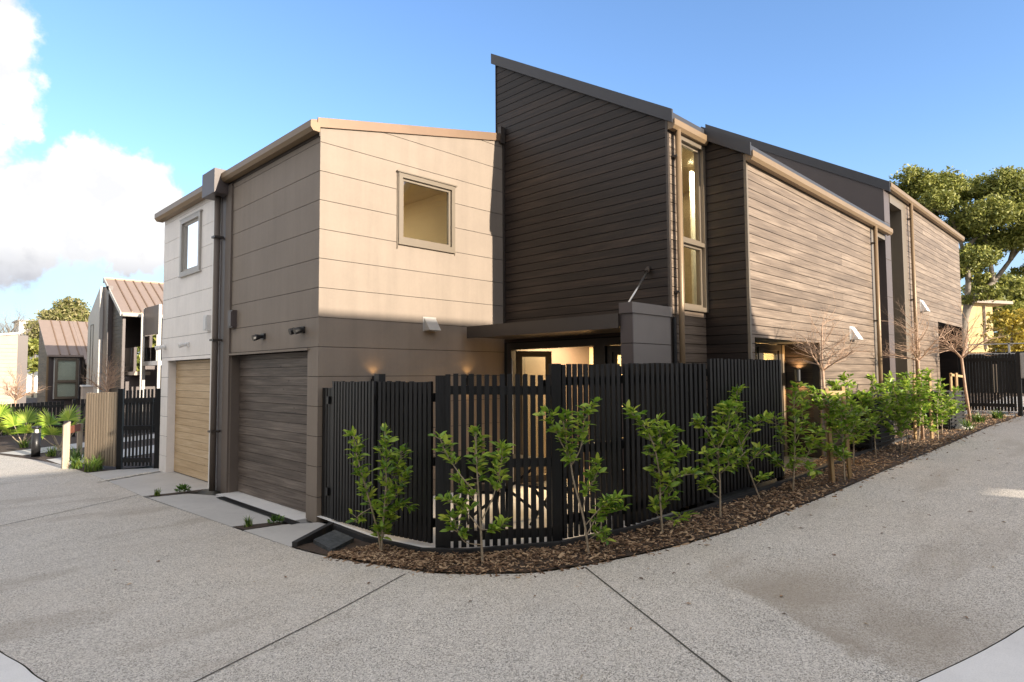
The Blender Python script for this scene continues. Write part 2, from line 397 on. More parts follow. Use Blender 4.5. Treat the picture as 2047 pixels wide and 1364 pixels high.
def clad(parent, name, mat, axis, plane, u0, u1, z0, z1, pitch, off, gap, d0, d1, cuts=(), holes=(), splits=()):
    """boards with front face at depth d0, back at d1; every board an object"""
    P = PT(axis, plane); bands = []
    if pitch is None: bands = [(z0, z1)]
    else:
        k = math.floor((z0 - off) / pitch)
        while off + k * pitch < z1:
            a, b = max(z0, off + k * pitch + gap / 2), min(z1, off + (k + 1) * pitch - gap / 2)
            if b - a > .012: bands.append((a, b))
            k += 1
    res = []
    for a, b in bands:
        zs = sorted({a, b} | {h[2] for h in holes if a < h[2] < b} | {h[3] for h in holes if a < h[3] < b})
        rows = []
        for za, zb in zip(zs, zs[1:]):
            iv = [(u0, u1)]
            for h in holes:
                if h[2] < zb - 1e-6 and h[3] > za + 1e-6:
                    nv = []
                    for p, q in iv:
                        if h[1] <= p or h[0] >= q: nv.append((p, q)); continue
                        if h[0] > p: nv.append((p, h[0]))
                        if h[1] < q: nv.append((h[1], q))
                    iv = nv
            for sp in splits:
                s_ = sp(round((a - off) / (pitch or 1))) if callable(sp) else sp
                nv = []
                for p, q in iv:
                    if s_ is not None and p + .05 < s_ < q - .05: nv += [(p, s_ - .0015), (s_ + .0015, q)]
                    else: nv.append((p, q))
                iv = nv
            rows.append([(p, q, za, zb) for p, q in iv])
        groups = []
        for row in rows:
            for r in row:
                hit = [g for g in groups if any(abs(x[3] - r[2]) < 1e-6 and x[0] < r[1] - 1e-4 and r[0] < x[1] - 1e-4 for x in g)]
                ng = [r]
                for g in hit: ng += g; groups.remove(g)
                groups.append(ng)
        for g in groups:
            mb = MB()
            for p, q, za, zb in g:
                poly = [(p, za), (q, za), (q, zb), (p, zb)]
                for c in cuts: poly = clip(poly, *c) if poly else poly
                if len(poly) >= 3:
                    ar = abs(sum(poly[i][0] * poly[(i + 1) % len(poly)][1] - poly[(i + 1) % len(poly)][0] * poly[i][1] for i in range(len(poly)))) / 2
                    if ar > 2e-4: mb.prism(poly, lambda u, z: P(u, d0, z), lambda u, z: P(u, d1, z))
            if mb.v: res.append(mb.build(name, mat, parent))
    return res

def pbox(axis, plane, u0, u1, d0, d1, z0, z1, mb=None):
    mb = mb or MB(); P = PT(axis, plane); a = P(u0, d0, z0); b = P(u1, d1, z1)
    return mb.box(min(a[0], b[0]), max(a[0], b[0]), min(a[1], b[1]), max(a[1], b[1]), min(a[2], b[2]), max(a[2], b[2]))

def window(parent, axis, plane, u0, u1, z0, z1, mat, fw=.05, d0=-.02, d1=.07, bars=(), gl='glass', name='window', head=True):
    mb = MB()
    pbox(axis, plane, u0, u1, d0, d1, z0, z0 + fw, mb); pbox(axis, plane, u0, u1, d0, d1, z1 - fw, z1, mb)
    pbox(axis, plane, u0, u0 + fw, d0, d1, z0 + fw, z1 - fw, mb); pbox(axis, plane, u1 - fw, u1, d0, d1, z0 + fw, z1 - fw, mb)
    f = mb.build(name, mat, parent)
    zz = [z0 + fw]
    for b in bars:
        pbox(axis, plane, u0 + fw, u1 - fw, d0 + .005, d1 - .005, b - fw * .45, b + fw * .45).build('transom', mat, f); zz += [b - fw * .45, b + fw * .45]
    zz.append(z1 - fw)
    for a, b in zip(zz[::2], zz[1::2]): pbox(axis, plane, u0 + fw, u1 - fw, .02, .028, a, b).build('pane', MT[gl], f)
    # inner sash
    mb = MB(); s = fw; e = fw * .55
    for a, b in zip(zz[::2], zz[1::2]):
        pbox(axis, plane, u0 + s, u1 - s, .004, .05, a, a + e, mb); pbox(axis, plane, u0 + s, u1 - s, .004, .05, b - e, b, mb)
        pbox(axis, plane, u0 + s, u0 + s + e, .004, .05, a + e, b - e, mb); pbox(axis, plane, u1 - s - e, u1 - s, .004, .05, a + e, b - e, mb)
    mb.build('sash', mat, f)
    return f

def room(parent, x0, x1, y0, y1, z0, z1, open_face, mat=None, power=40, lampxy=None, col=(1, .8, .5)):
    t = .03; mb = MB()
    if open_face != 'x0': mb.box(x0 - t, x0, y0 - t, y1 + t, z0, z1)
    mb.box(x1, x1 + t, y0 - t, y1 + t, z0, z1)
    if open_face != 'y0': mb.box(x0, x1, y0 - t, y0, z0, z1)
    mb.box(x0, x1, y1, y1 + t, z0, z1)
    mb.box(x0 - t, x1 + t, y0 - t, y1 + t, z1, z1 + t)
    r = mb.build('room', mat or MT['room'], parent)
    MB().box(x0, x1, y0, y1, z0 - t, z0).build('room_floor', MT['room_floor'], r)
    lx, ly = lampxy or ((x0 + x1) / 2, (y0 + y1) / 2)
    mb = MB(); mb.tube([(lx, ly, z1 - .012), (lx, ly, z1 - .004)], .06, 12); mb.build('downlight', MT['lamp'], r)
    l = bpy.data.lights.new('room_lamp', 'AREA'); l.shape = 'DISK'; l.size = .3; l.energy = power; l.color = col
    lo = bpy.data.objects.new('room_lamp', l); COL.objects.link(lo); lo.location = (lx, ly, z1 - .02)
    return r

def crpts(P, n):  # Catmull-Rom
    P = [np.array(p, float) for p in P]; out = []
    for i in range(len(P) - 1):
        p0, p1, p2, p3 = P[max(i - 1, 0)], P[i], P[i + 1], P[min(i + 2, len(P) - 1)]
        for k in range(n):
            t = k / n
            out.append(.5 * (2 * p1 + (p2 - p0) * t + (2 * p0 - 5 * p1 + 4 * p2 - p3) * t * t + (3 * p1 - p0 - 3 * p2 + p3) * t ** 3))
    out.append(P[-1]); return out

# ------------------------------------------------------------------ ground, lane, paths
PAIRS = [((-8, 45), (-16, 40)), ((-2, 30), (-8, 27)), ((.8, 23.5), (-3.5, 21)), ((1.95, 18.6), (-1.6, 16)), ((2.5, 16.2), (-.8, 13.5)), ((2.7, 14.2), (-.3, 11.5)),
         ((2.76, 12), (0, 9.8)), ((2.77, 10.3), (.15, 8.4)), ((2.88, 8.4), (.35, 7)), ((2.94, 7.3), (.5, 6)), ((3.01, 6.17), (.6, 5.28)), ((3.11, 5.55), (.68, 4.9)),
         ((3.28, 5.0), (.74, 4.53)), ((3.455, 4.48), (1.0, 3.6)), ((3.7, 4.1), (1.5, 2.6)), ((4.1, 3.66), (2.3, 1.85)), ((4.99, 3.23), (3.2, 1.3)), ((5.9, 2.95), (4.04, .95)),
         ((6.8, 2.79), (5.18, .6)), ((8.3, 2.60), (7, .25)), ((10.4, 2.49), (9, 0)), ((13, 2.41), (12, -.2)), ((16.86, 2.32), (16, -.3)), ((19.03, 2.19), (19, -.4)),
         ((30, 2.), (30, -.5)), ((70, 1.9), (70, -.5))]
EDGE = crpts([p[0] for p in PAIRS], 5); KERB = crpts([p[1] for p in PAIRS], 5)

def sheet(name, A, B, n, dz, mat, **pr):
    V = []; F = []
    for a, b in zip(A, B):
        for k in range(n + 1):
            p = np.array(a) * (1 - k / n) + np.array(b) * (k / n); V.append((p[0], p[1], gz(p[0]) + dz))
    for i in range(len(A) - 1):
        for k in range(n):
            q = i * (n + 1) + k; F.append((q, q + 1, q + n + 2, q + n + 1))
    return npmesh(name, V, F, mat, **pr)
def outward(Kp, d):
    out = []
    for i, p in enumerate(Kp):
        t = Kp[min(i + 1, len(Kp) - 1)] - Kp[max(i - 1, 0)]; t = t / np.linalg.norm(t); out.append(p + np.array((t[1], -t[0])) * d)
    return out
sheet('road', EDGE, KERB, 14, 0, MT['road'], kind='structure')
K0 = outward(KERB, .0)
def side(Kp, d):  # away from the houses
    q = outward(Kp, d); c = np.array((6., 8.))
    return [a if np.linalg.norm(a - c) > np.linalg.norm(p - c) else 2 * p - a for a, p in zip(q, Kp)]
sheet('kerb_joint', side(KERB, -.012), side(KERB, .014), 1, .004, MT['dirtseam'], kind='structure')
sheet('footpath', side(KERB, .014), side(KERB, 2.2), 6, .006, MT['concrete_light'], kind='structure')
npmesh('ground', [(-600, -600, -.16), (600, -600, -.16), (600, 600, -.16), (-600, 600, -.16)], [(0, 1, 2, 3)], MT['ground'], kind='structure')
def strip(name, pts, w, mat, dz=.004, **pr):
    A = [np.array(p) for p in pts]; return sheet(name, side_(A, -w / 2), side_(A, w / 2), 1, dz, mat, **pr)
def side_(A, d):
    out = []
    for i, p in enumerate(A):
        t = A[min(i + 1, len(A) - 1)] - A[max(i - 1, 0)]; t = t / np.linalg.norm(t); out.append(p + np.array((t[1], -t[0])) * d)
    return out
def lin(a, b, n): return [np.array(a) * (1 - k / n) + np.array(b) * (k / n) for k in range(n + 1)]
strip('road_joint', lin((3.288, 4.62), (.74, 3.71), 8), .011, MT['rubber'], kind='structure')
strip('road_joint', lin((4.346, 3.469), (2.86, .64), 8), .013, MT['rubber'], kind='structure')
strip('road_joint', lin((2.76, 10.62), (.1, 9.1), 8), .012, MT['rubber'], kind='structure')
# planted bed between lane and fence / walls, then yard beyond
BEDB = crpts([(3.55, 6.1), (3.6, 5.7), (3.68, 4.95), (3.95, 4.5), (4.6, 4.02), (5.4, 3.72), (6.65, 3.42), (8.3, 3.2), (8.35, 3.45), (10.4, 3.49), (14, 3.49), (18, 3.49), (21, 3.49), (30, 9), (70, 14)], 4)
e0 = [p for p in EDGE if p[0] > 3.0 and p[1] < 6.2]
def resample(P, n):
    P = np.array(P); d = np.r_[0, np.cumsum(np.linalg.norm(np.diff(P, axis=0), axis=1))]; s = np.linspace(0, 1, n) ** 1.6 * d[-1]
    return [np.array((np.interp(t, d, P[:, 0]), np.interp(t, d, P[:, 1]))) for t in s]
BA, BB = resample(e0, 70), resample(BEDB, 70)
sheet('garden_bed', BA, BB, 5, .012, MT['soil'], kind='structure')
# left gardens
npmesh('garden_ground', [(2.62, 14.9, -.004), (2.5, 16.2, -.004), (1.95, 18.6, -.004), (.8, 23.5, -.004), (-2, 30, -.004), (-8, 45, -.004), (40, 110, -.004), (9, 30, -.004), (3.9, 14, -.004), (2.72, 13.75, -.004)],
       [list(range(10))], MT['soil'], kind='structure')
npmesh('garden_path', [(2.62, 15.25, .01), (2.55, 16.6, .01), (6, 18.6, .01), (6, 16.9, .01)], [(0, 1, 2, 3)], MT['concrete'], kind='structure')
npmesh('garden_path', [(2.3, 17.9, .01), (2.0, 18.9, .01), (6, 21.6, .01), (6, 20.3, .01)], [(0, 1, 2, 3)], MT['concrete'], kind='structure')
npmesh('background_lawn', [(18, 60, -.05), (120, 60, -.05), (160, 160, -.05), (-120, 160, -.05), (-60, 60, -.05)], [list(range(5))], MT['ground'], kind='structure')
# driveways: each slab its own piece
def slab(pts, z, mat, name='driveway_slab'):
    mb = MB(); n = len(pts); mb.add([(x, y, z) for x, y in pts] + [(x, y, z - .12) for x, y in pts], [tuple(range(n)), tuple(range(2 * n - 1, n - 1, -1))] + [(i, n + i, n + (i + 1) % n, (i + 1) % n) for i in range(n)])
    return mb.build(name, mat, None, kind='structure')
slab([(2.765, 10.42), (2.76, 12.36), (3.3, 12.64), (3.99, 12.9), (3.99, 10.30), (3.62, 10.36)], .012, MT['concrete'], 'driveway')
slab([(2.76, 12.46), (2.72, 13.7), (3.2, 13.75), (3.9, 13.4), (3.99, 13.1), (3.3, 12.76)], .012, MT['concrete'], 'driveway')
slab([(2.94, 7.56), (2.89, 8.4), (2.79, 10.24), (3.30, 10.16), (3.55, 9.62), (3.55, 7.40), (3.42, 7.36)], .012, MT['concrete'], 'driveway')
slab([(3.55, 7.28), (3.55, 9.74), (3.95, 9.74), (3.95, 7.28)], .022, MT['concrete_light'], 'garage_threshold')
slab([(3.01, 6.22), (2.955, 7.26), (3.4, 7.2), (3.74, 7.0), (3.76, 6.85), (3.66, 6.62), (3.5, 6.42)], .016, MT['concrete'], 'gate_path')
npmesh('courtyard', [(3.72, 7.03, .085), (3.66, 5.75, .085), (3.76, 4.9, .085), (4.66, 4.06, .085), (5.4, 3.78, .085), (6.86, 3.44, .085), (6.86, 7.03, .085)], [list(range(7))], MT['paving'], kind='structure')
npmesh('terrace', [(6.86, 3.44, .28), (8.3, 3.3, .36), (10.2, 3.45, .46), (10.2, 4.4, .46), (7.87, 4.4, .36), (7.75, 4.09, .3), (6.86, 4.09, .28)], [list(range(7))], MT['stone'], kind='structure')
npmesh('planter_soil', [(2.84, 10.25, .014), (2.84, 10.40, .014), (3.62, 10.34, .016), (3.4, 10.17, .016)], [(0, 1, 2, 3)], MT['soil'], kind='structure')
npmesh('planter_soil', [(2.97, 7.3, .014), (2.94, 7.55, .014), (3.42, 7.36, .02), (3.4, 7.22, .02)], [(0, 1, 2, 3)], MT['soil'], kind='structure')
dr = thing('channel_drain', 'long dark drain grate set in concrete before the dark garage door', 'drain', (3.50, 8.2, .02))
MB().box(3.45, 3.56, 7.12, 9.45, .0235, .028).build('grate', MT['drain'], dr)
mbs = MB()
for k in range(46): mbs.box(3.462, 3.548, 7.14 + k * .05, 7.165 + k * .05, .0282, .031)
mbs.build('grate_bars', MT['black'], dr, kind='stuff')

# ------------------------------------------------------------------ near house (taupe garage + dark timber wing)
A, YB, X1, Y1, X2, Y2 = 3.723, 7.033, 6.864, 4.087, 7.739, 3.489
JP, JO = .3605, .304
SL = .589
def roofz(y): return 4.933 + SL * (y - Y1)
H = thing('townhouse', 'corner house of taupe panels and dark timber boards with tall sloping roof', 'house', (6.8, 7, 0))
bj = lambda x: 4.815 + .208 * (x - A)
top_cut = [(-.208, 1, 4.815 - .208 * A)]
GD = (7.30, 9.726, -.1, 2.07)
LW = (11.07, 12.05, 3.53, 4.53)
# garage face
clad(H, 'garage_wall', MT['groove'], 'x', A, YB + .016, 10.05, 0, 4.815, None, 0, 0, .012, .14, holes=[GD])
clad(H, 'panel', MT['beige'], 'x', A, YB + .0125, 9.74, 0, 4.81, JP, JO, .007, 0, .012, holes=[GD])
MB().box(A - .03, A + .10, 9.73, 9.95, .0, 4.7).build('pier', MT['pier'], H)
# door reveals
MB().box(A + .012, A + .16, 7.28, 7.302, 0, 2.07).build('door_jamb', MT['beige'], H)
MB().box(A + .012, A + .16, 9.724, 9.73, 0, 2.07).build('door_jamb', MT['pier'], H)
MB().box(A - .03, A + .14, 7.26, 9.74, 2.07, 2.095).build('door_head', MT['beige'], H)
def garage_door(parent, y0, y1, mat, z1=2.07):
    d = MB().box(A + .168, A + .2, y0, y1, .0, z1).build('garage_door', MT['backing'], parent)
    z = .03; k = 0
    while z < z1 - .03:
        h = .118
        MB().box(A + .135, A + .168, y0 + .004, y1 - .004, z, min(z + h, z1 - .005)).build('plank', mat, d); z += h + .005; k += 1
    return d
garage_door(H, 7.302, 9.724, MT['garage_dark'])
# sunlit end wall
BW = (4.865, 5.848, 3.54, 4.505)
clad(H, 'end_wall', MT['groove'], 'y', YB, A + .016, X1, 0, 6, None, 0, 0, .012, .14, cuts=top_cut, holes=[BW])
clad(H, 'panel', MT['beige'], 'y', YB, A + .0, X1, 0, 6, JP, JO, .007, 0, .012, cuts=top_cut, holes=[BW])
window(H, 'y', YB, BW[0], BW[1], BW[2], BW[3], MT['frame'], .062, -.03, .09)
mb = MB(); mb.box(BW[0] - .03, BW[1] + .03, YB - .045, YB, BW[3], BW[3] + .018); mb.box(BW[0] - .018, BW[0] - .006, YB - .02, YB, BW[2] - .08, BW[3]); mb.box(BW[1] + .004, BW[1] + .012, YB - .012, YB, BW[2] - .05, BW[3])
mb.box(BW[0] - .006, BW[1] + .004, YB - .035, YB, BW[2] - .02, BW[2]); mb.build('window_flashing', MT['frame'], H)
room(H, A + .3, 6.5, YB + .16, 9.9, 2.75, 4.78, 'y0', power=11, lampxy=(4.9, 9.3), col=(1, .86, .64))
MB().box(6.32, 6.40, 7.3, 7.34, 2.8, 4.6).build('curtain', MT['curtain'], H)
# roof of the garage wing: thin slab sloping up to the tall wall
mb = MB()
def q(x, y0, y1, dz): return [(x, y0, bj(x) + dz), (x, y1, bj(x) + dz)]
def slopebox(x0, x1, y0, y1, a, b):
    return MB().hexa([(x0, y0, bj(x0) + a), (x1, y0, bj(x1) + a), (x1, y1, bj(x1) + a), (x0, y1, bj(x0) + a)], [(x0, y0, bj(x0) + b), (x1, y0, bj(x1) + b), (x1, y1, bj(x1) + b), (x0, y1, bj(x0) + b)])
rf = slopebox(A - .12, X1 - .002, YB - .012, 10.06, .0, .085).build('roof', MT['brown_cap'], H)
slopebox(A - .05, X1 - .06, YB - .028, YB - .0125, -.012, .108).build('barge_cap', MT['brown_cap'], rf)
MB().box(X1 - .10, X1 - .015, YB - .05, YB + .02, 5.40, 5.66).build('downpipe_head', MT['darkmetal'], H)
MB().box(X1 - .028, X1 - .004, YB - .03, YB - .002, 2.45, 5.40).build('corner_trim', MT['darkmetal'], H)
def gutter(parent, a, b, w, h, mat):
    """square-front gutter between two points (front bottom edge line), with a rolled lip"""
    a, b = Vector(a), Vector(b); d = (b - a).normalized(); n = Vector((d.y, -d.x, 0))
    if n.x + n.y > 0: n = -n
    mb = MB()
    prof = [(0, 0), (w * .72, 0), (w, h * .35), (w, h), (w * .86, h), (w * .86, h * .9), (0, h * .9)]
    N = len(prof); va = [a + n * p + Vector((0, 0, q_)) for p, q_ in prof]; vb = [b + n * p + Vector((0, 0, q_)) for p, q_ in prof]
    mb.add(va + vb, [tuple(range(N)), tuple(range(2 * N - 1, N - 1, -1))] + [(i, N + i, N + (i + 1) % N, (i + 1) % N) for i in range(N)])
    return mb.build('gutter', mat, parent)
gutter(H, (A - .02, YB - .03, 4.735), (A - .02, 9.98, 4.735), .125, .125, MT['bronze'])
MB().box(A - .012, A + .012, YB + .002, 9.9, 4.70, 4.80).build('soffit_board', MT['darkmetal'], H)
# rain head and pipe
rh = MB().box(A - .24, A - .02, 9.86, 10.38, 4.56, 4.93).build('rain_head', MT['fin'], H)
MB().tube([(A - .10, 10.10, 0.02), (A - .10, 10.10, 4.57)], .045, 14).build('downpipe', MT['pier'], H, smooth=True)
for z in (.9, 2.3, 3.9): MB().box(A - .16, A - .02, 10.03, 10.17, z, z + .03).build('pipe_bracket', MT['darkmetal'], H)
MB().box(A + .0, A + .10, 9.952, 10.20, 0, 4.72).build('pier', MT['fin'], H)

# tall wall, facing the lane corner
tallcut = [(-SL, 1, 4.933 - SL * Y1 + .02)]
OP = (4.42, 6.98, -.1, 2.24)
clad(H, 'tall_wall', MT['backing'], 'x', X1, Y1 + .02, 7.20, 0, 7, None, 0, 0, .02, .14, cuts=tallcut, holes=[OP])
TP, TG = .1175, .009
clad(H, 'board', MT['timber'], 'x', X1, Y1 + .03, 7.19, 2.26, 7, TP, .02, TG, 0, .02, cuts=tallcut, holes=[OP])
clad(H, 'board', MT['timber'], 'x', X1, Y1 + .03, 4.42, .1, 2.26, TP, .02, TG, 0, .02)
MB().box(X1 - .012, X1 + .03, Y1 - .004, Y1 + .028, .1, roofz(Y1)).build('corner_trim', MT['darkmetal'], H)
MB().box(X1 - .012, X1 + .02, 7.19, 7.20, 5.3, roofz(7.19)).build('corner_trim', MT['darkmetal'], H)
MB().box(X1 + .01, X1 + .14, 7.201, 7.3, 0, 5.2).build('back_wall', MT['timber'], H)
# upper side face with the tall window (plane y=Y1)
TW = (7.06, 7.735, 2.56, 4.80)
clad(H, 'window_wall', MT['backing'], 'y', Y1, X1 + .03, X2, 0, 4.93, None, 0, 0, .02, .12, holes=[TW])
clad(H, 'board', MT['timber_lit'], 'y', Y1, X1 + .03, X2, .2, 4.9, TP, .02, TG, 0, .02, holes=[TW])
window(H, 'y', Y1, TW[0], TW[1], TW[2], TW[3], MT['frame'], .06, -.045, .09, bars=(3.45,))
room(H, X1 + .18, 9.6, Y1 + .13, 7.0, 2.45, 4.84, 'y0', power=30, lampxy=(8.25, 4.4))
MB().box(8.37, 8.62, 4.6, 4.63, 2.5, 4.75).build('curtain', MT['curtain'], H)
# return face (plane x=X2)
slc = [(-SL, 1, 4.933 - SL * Y1 + .02)]
clad(H, 'return_wall', MT['backing'], 'x', X2, Y2 + .02, Y1 + .1, 0, 5, None, 0, 0, .02, .12, cuts=slc)
clad(H, 'board', MT['timber'], 'x', X2, Y2 + .028, Y1 - .001, .2, 5, TP, .02, TG, 0, .02, cuts=slc)
MB().box(X2 - .010, X2 + .03, Y2 - .010, Y2 + .026, .3, roofz(Y2) - .02).build('corner_trim', MT['frame'], H)
# long sunlit wall (plane y=Y2)
DO = (7.87, 10.16, 0, 2.215)
clad(H, 'long_wall', MT['backing'], 'y', Y2, X2 + .03, 13.0, .2, 4.57, None, 0, 0, .02, .12, holes=[DO])
def stag(k): return (9.4 + 1.9 * ((k * 7) % 3)) if k % 2 else (11.3 - 1.1 * ((k * 5) % 3))
clad(H, 'board', MT['timber_lit'], 'y', Y2, X2 + .031, 13.0, .3, 4.56, TP, .02, TG, 0, .02, holes=[DO], splits=(stag,))
# door recess
RD = 4.05
mb = MB().box(7.84, 8.93, RD, RD + .1, .3, 2.3); mb.box(7.80, 7.87, Y2 + .12, RD, .3, 2.3); mb.box(10.181, 10.25, Y2 + .12, 4.6, .3, 2.3); mb.box(7.80, 10.25, Y2 + .12, RD + .1, 2.215, 2.26); mb.build('porch_wall', MT['backing'], H)
for k in range(16):
    z = .36 + k * TP
    MB().box(7.88, 8.93, RD - .02, RD - .001, z, z + TP - TG).build('board', MT['timber'], H)
    MB().box(10.16, 10.18, Y2 + .121, RD - .021, z, z + TP - TG).build('board', MT['timber'], H)
window(H, 'y', RD, 8.94, 9.28, .42, 2.2, MT['frame_dark'], .05, -.02, .06, name='porch_window')
pd = window(H, 'y', RD, 9.29, 10.05, .42, 2.2, MT['frame_dark'], .09, -.02, .06, name='porch_door')
MB().box(9.31, 9.34, RD - .08, RD - .04, 1.2, 1.6).build('handle', MT['steel'], pd)
MB().box(10.06, 10.155, RD - .03, RD + .05, .42, 2.2).build('door_post', MT['frame'], H)
room(H, 8.3, 10.14, RD + .13, 4.55, .42, 2.4, 'y0', power=9, lampxy=(9.5, 4.36), col=(1, .78, .45))
# slot window beside the party wall
MB().box(13.0, 13.98, 4.05, 4.15, .2, 4.6).build('slot_wall', MT['fin'], H)
MB().box(12.99, 13.06, Y2 + .12, 4.05, .2, 4.6).build('slot_wall', MT['timber'], H)
MB().box(13.0, 13.22, Y2 + .001, Y2 + .12, .3, 4.57).build('slot_trim', MT['frame'], H)
MB().box(13.22, 13.9, Y2 + .001, Y2 + .12, 4.36, 4.57).build('slot_trim', MT['frame'], H)
window(H, 'y', 4.0, 13.25, 13.9, .6, 4.3, MT['frame_dark'], .05, -.02, .04, bars=(2.4,), name='slot_window')
# roof: one plane, two eave lines
def roofslab(x0, x1, y0, y1, a, b, mat, nm, par, pf=roofz):
    return MB().hexa([(x0, y0, pf(y0) + a), (x1, y0, pf(y0) + a), (x1, y1, pf(y1) + a), (x0, y1, pf(y1) + a)], [(x0, y0, pf(y0) + b), (x1, y0, pf(y0) + b), (x1, y1, pf(y1) + b), (x0, y1, pf(y1) + b)]).build(nm, mat, par)
R1 = roofslab(X1 - .03, 7.69, Y1 - .08, 7.24, .022, .12, MT['roofcap'], 'roof', H)
roofslab(X1 - .06, X1 - .031, Y1 - .10, 7.25, -.015, .155, MT['roofcap'], 'barge_cap', R1)
R2 = roofslab(7.691, 13.94, Y2 - .08, 7.24, .0221, .12, MT['roofcap'], 'roof', H)
roofslab(7.66, 7.690, Y2 - .10, Y1 - .03, -.02, .15, MT['roofcap'], 'barge_cap', R2)
gutter(H, (X1 - .03, Y1 - .02, 4.80), (7.70, Y1 - .02, 4.80), .10, .115, MT['bronze'])
gutter(H, (7.69, Y2 - .02, 4.46), (14.0, Y2 - .02, 4.46), .10, .115, MT['bronze'])
MB().box(X1 + .05, X2 - .06, Y1 - .019, Y1 - .001, 4.83, 4.92).build('fascia', MT['darkmetal'], H)
MB().box(X2 + .0, 13.9, Y2 - .019, Y2 - .001, 4.47, 4.58).build('fascia', MT['darkmetal'], H)
MB().box(X1 + .15, 13.9, 7.19, 7.26, 0, 6.72).build('ridge_wall', MT['fin'], H)
def pipe(parent, x, y, z0, z1, r=.036, mat='bronze'):
    d = MB().tube([(x, y, z0), (x, y, z1)], r, 16).build('downpipe', MT[mat], parent, smooth=True)
    for z in (z0 + .6, (z0 + z1) / 2 + .3, z1 - .35): MB().box(x - r - .012, x + r + .012, y - .005, y + r + .07, z, z + .025).build('pipe_bracket', MT['darkmetal'], d)
    return d
pipe(H, 6.985, Y1 - .075, .1, 4.82); pipe(H, 12.98, Y2 - .075, .3, 4.5)
MB().tube([(6.895, Y1 - .03, .1), (6.895, Y1 - .03, 2.45)], .022, 8).build('conduit', MT['black'], H)
# ground floor glazing
GP = X1 + .03
mb = MB(); pbox('x', GP, 4.42, 6.98, -.03, .09, 2.14, 2.24, mb); pbox('x', GP, 6.88, 6.98, -.03, .09, .09, 2.14, mb); pbox('x', GP, 4.42, 4.50, -.03, .09, .09, 2.14, mb); pbox('x', GP, 5.10, 5.30, -.03, .09, .09, 2.14, mb)
mb.build('door_frame', MT['frame_dark'], H)
window(H, 'x', GP + .02, 4.51, 5.09, .1, 2.13, MT['frame_dark'], .08, -.02, .05, name='side_door')
# open leaf, hinged on the left jamb
leaf = thing('tmp', 'x', 'x'); bpy.data.objects.remove(leaf)
la, lb = Vector((6.93, 6.84, 0)), Vector((7.47, 6.60, 0)); ld = (lb - la).normalized(); ln = Vector((-ld.y, ld.x, 0))
def leafbox(u0, u1, z0, z1, t=.022):
    p = [la + ld * u0 - ln * t, la + ld * u1 - ln * t, la + ld * u1 + ln * t, la + ld * u0 + ln * t]
    return [(v.x, v.y, z0) for v in p], [(v.x, v.y, z1) for v in p]
L_ = (lb - la).length; mb = MB()
for u0, u1, z0, z1 in ((0, .09, .1, 2.12), (L_ - .09, L_, .1, 2.12), (.09, L_ - .09, .1, .2), (.09, L_ - .09, 2.03, 2.12)): mb.hexa(*leafbox(u0, u1, z0, z1))
dl = mb.build('open_door', MT['frame_dark'], H)
MB().hexa(*leafbox(.09, L_ - .09, .2, 2.03, .004)).build('pane', MT['glass'], dl)
MB().box(6.87, 6.885, 6.865, 6.878, .1, 2.0).build('door_edge', MT['white'], H)
room(H, X1 + .14, 11.5, 4.62, 9.6, .09, 2.42, 'x0', power=42, lampxy=(8.3, 6.6), col=(1, .70, .36))
MB().box(9.2, 9.8, 6.1, 9.5, .09, 2.25).build('cupboard', MT['room'], H)
# canopy and pillar
cn = MB().box(6.0, X1 - .001, 4.255, 6.91, 2.30, 2.44).build('canopy', MT['darkmetal'], H)
MB().box(5.985, 5.999, 4.255, 6.91, 2.285, 2.455).build('canopy_fascia', MT['darkmetal'], cn)
pl = MB().box(6.045, X1 - .001, 4.10, 4.24, .08, 2.45).build('pillar', MT['groove'], H)
for k in range(8):
    z0 = max(.09, JO + (k - 1) * JP + .004); z1 = min(2.45, JO + k * JP - .004)
    if z1 - z0 < .02: continue
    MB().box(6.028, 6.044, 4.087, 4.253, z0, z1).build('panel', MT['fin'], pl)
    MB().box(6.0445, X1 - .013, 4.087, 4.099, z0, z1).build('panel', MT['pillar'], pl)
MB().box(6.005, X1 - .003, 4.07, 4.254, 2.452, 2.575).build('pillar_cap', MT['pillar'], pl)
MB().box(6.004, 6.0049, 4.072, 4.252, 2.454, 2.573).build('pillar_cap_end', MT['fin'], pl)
rd = MB().tube([(6.06, 4.16, 2.57), (X1 - .03, 4.394, 3.06)], .011, 8).build('canopy_rod', MT['steel'], H, smooth=True)
MB().tube([(X1 - .07, 4.385, 3.04), (X1 + .0, 4.40, 3.10)], .03, 10).build('rod_bracket', MT['darkmetal'], rd)
# rear mass so that light does not leak
MB().box(A + .2, X1 - .01, 10.08, 10.12, 0, 4.7).build('party_wall', MT['backing'], H)

# ------------------------------------------------------------------ left neighbour (pale)
L = thing('townhouse', 'pale greige attached house with light cedar garage door', 'house', (4.2, 11.6, 0))
GL = (10.50, 12.66, -.1, 2.045)
clad(L, 'front_wall', MT['groove'], 'x', A, 10.22, 13.05, 0, 4.80, None, 0, 0, .012, .14, holes=[GL, LW])
clad(L, 'panel', MT['greige'], 'x', A, 10.46, 13.05, 0, 4.80, JP, JO, .007, 0, .012, holes=[GL, LW])
MB().box(A - .035, A + .1, 10.225, 10.46, 0, 4.78).build('pier', MT['greige'], L)
MB().box(A + .012, A + .16, 12.658, 12.68, 0, 2.045).build('door_jamb', MT['greige'], L)
MB().box(A + .012, A + .16, 10.46, 10.502, 0, 2.045).build('door_jamb', MT['greige'], L)
MB().box(A - .02, A + .13, 10.47, 12.70, 2.045, 2.065).build('door_head', MT['greige'], L)
garage_door(L, 10.503, 12.657, MT['garage_light'], 2.045)
window(L, 'x', A, LW[0], LW[1], LW[2], LW[3], MT['frame_pale'], .07, -.035, .09, gl='glass_r')
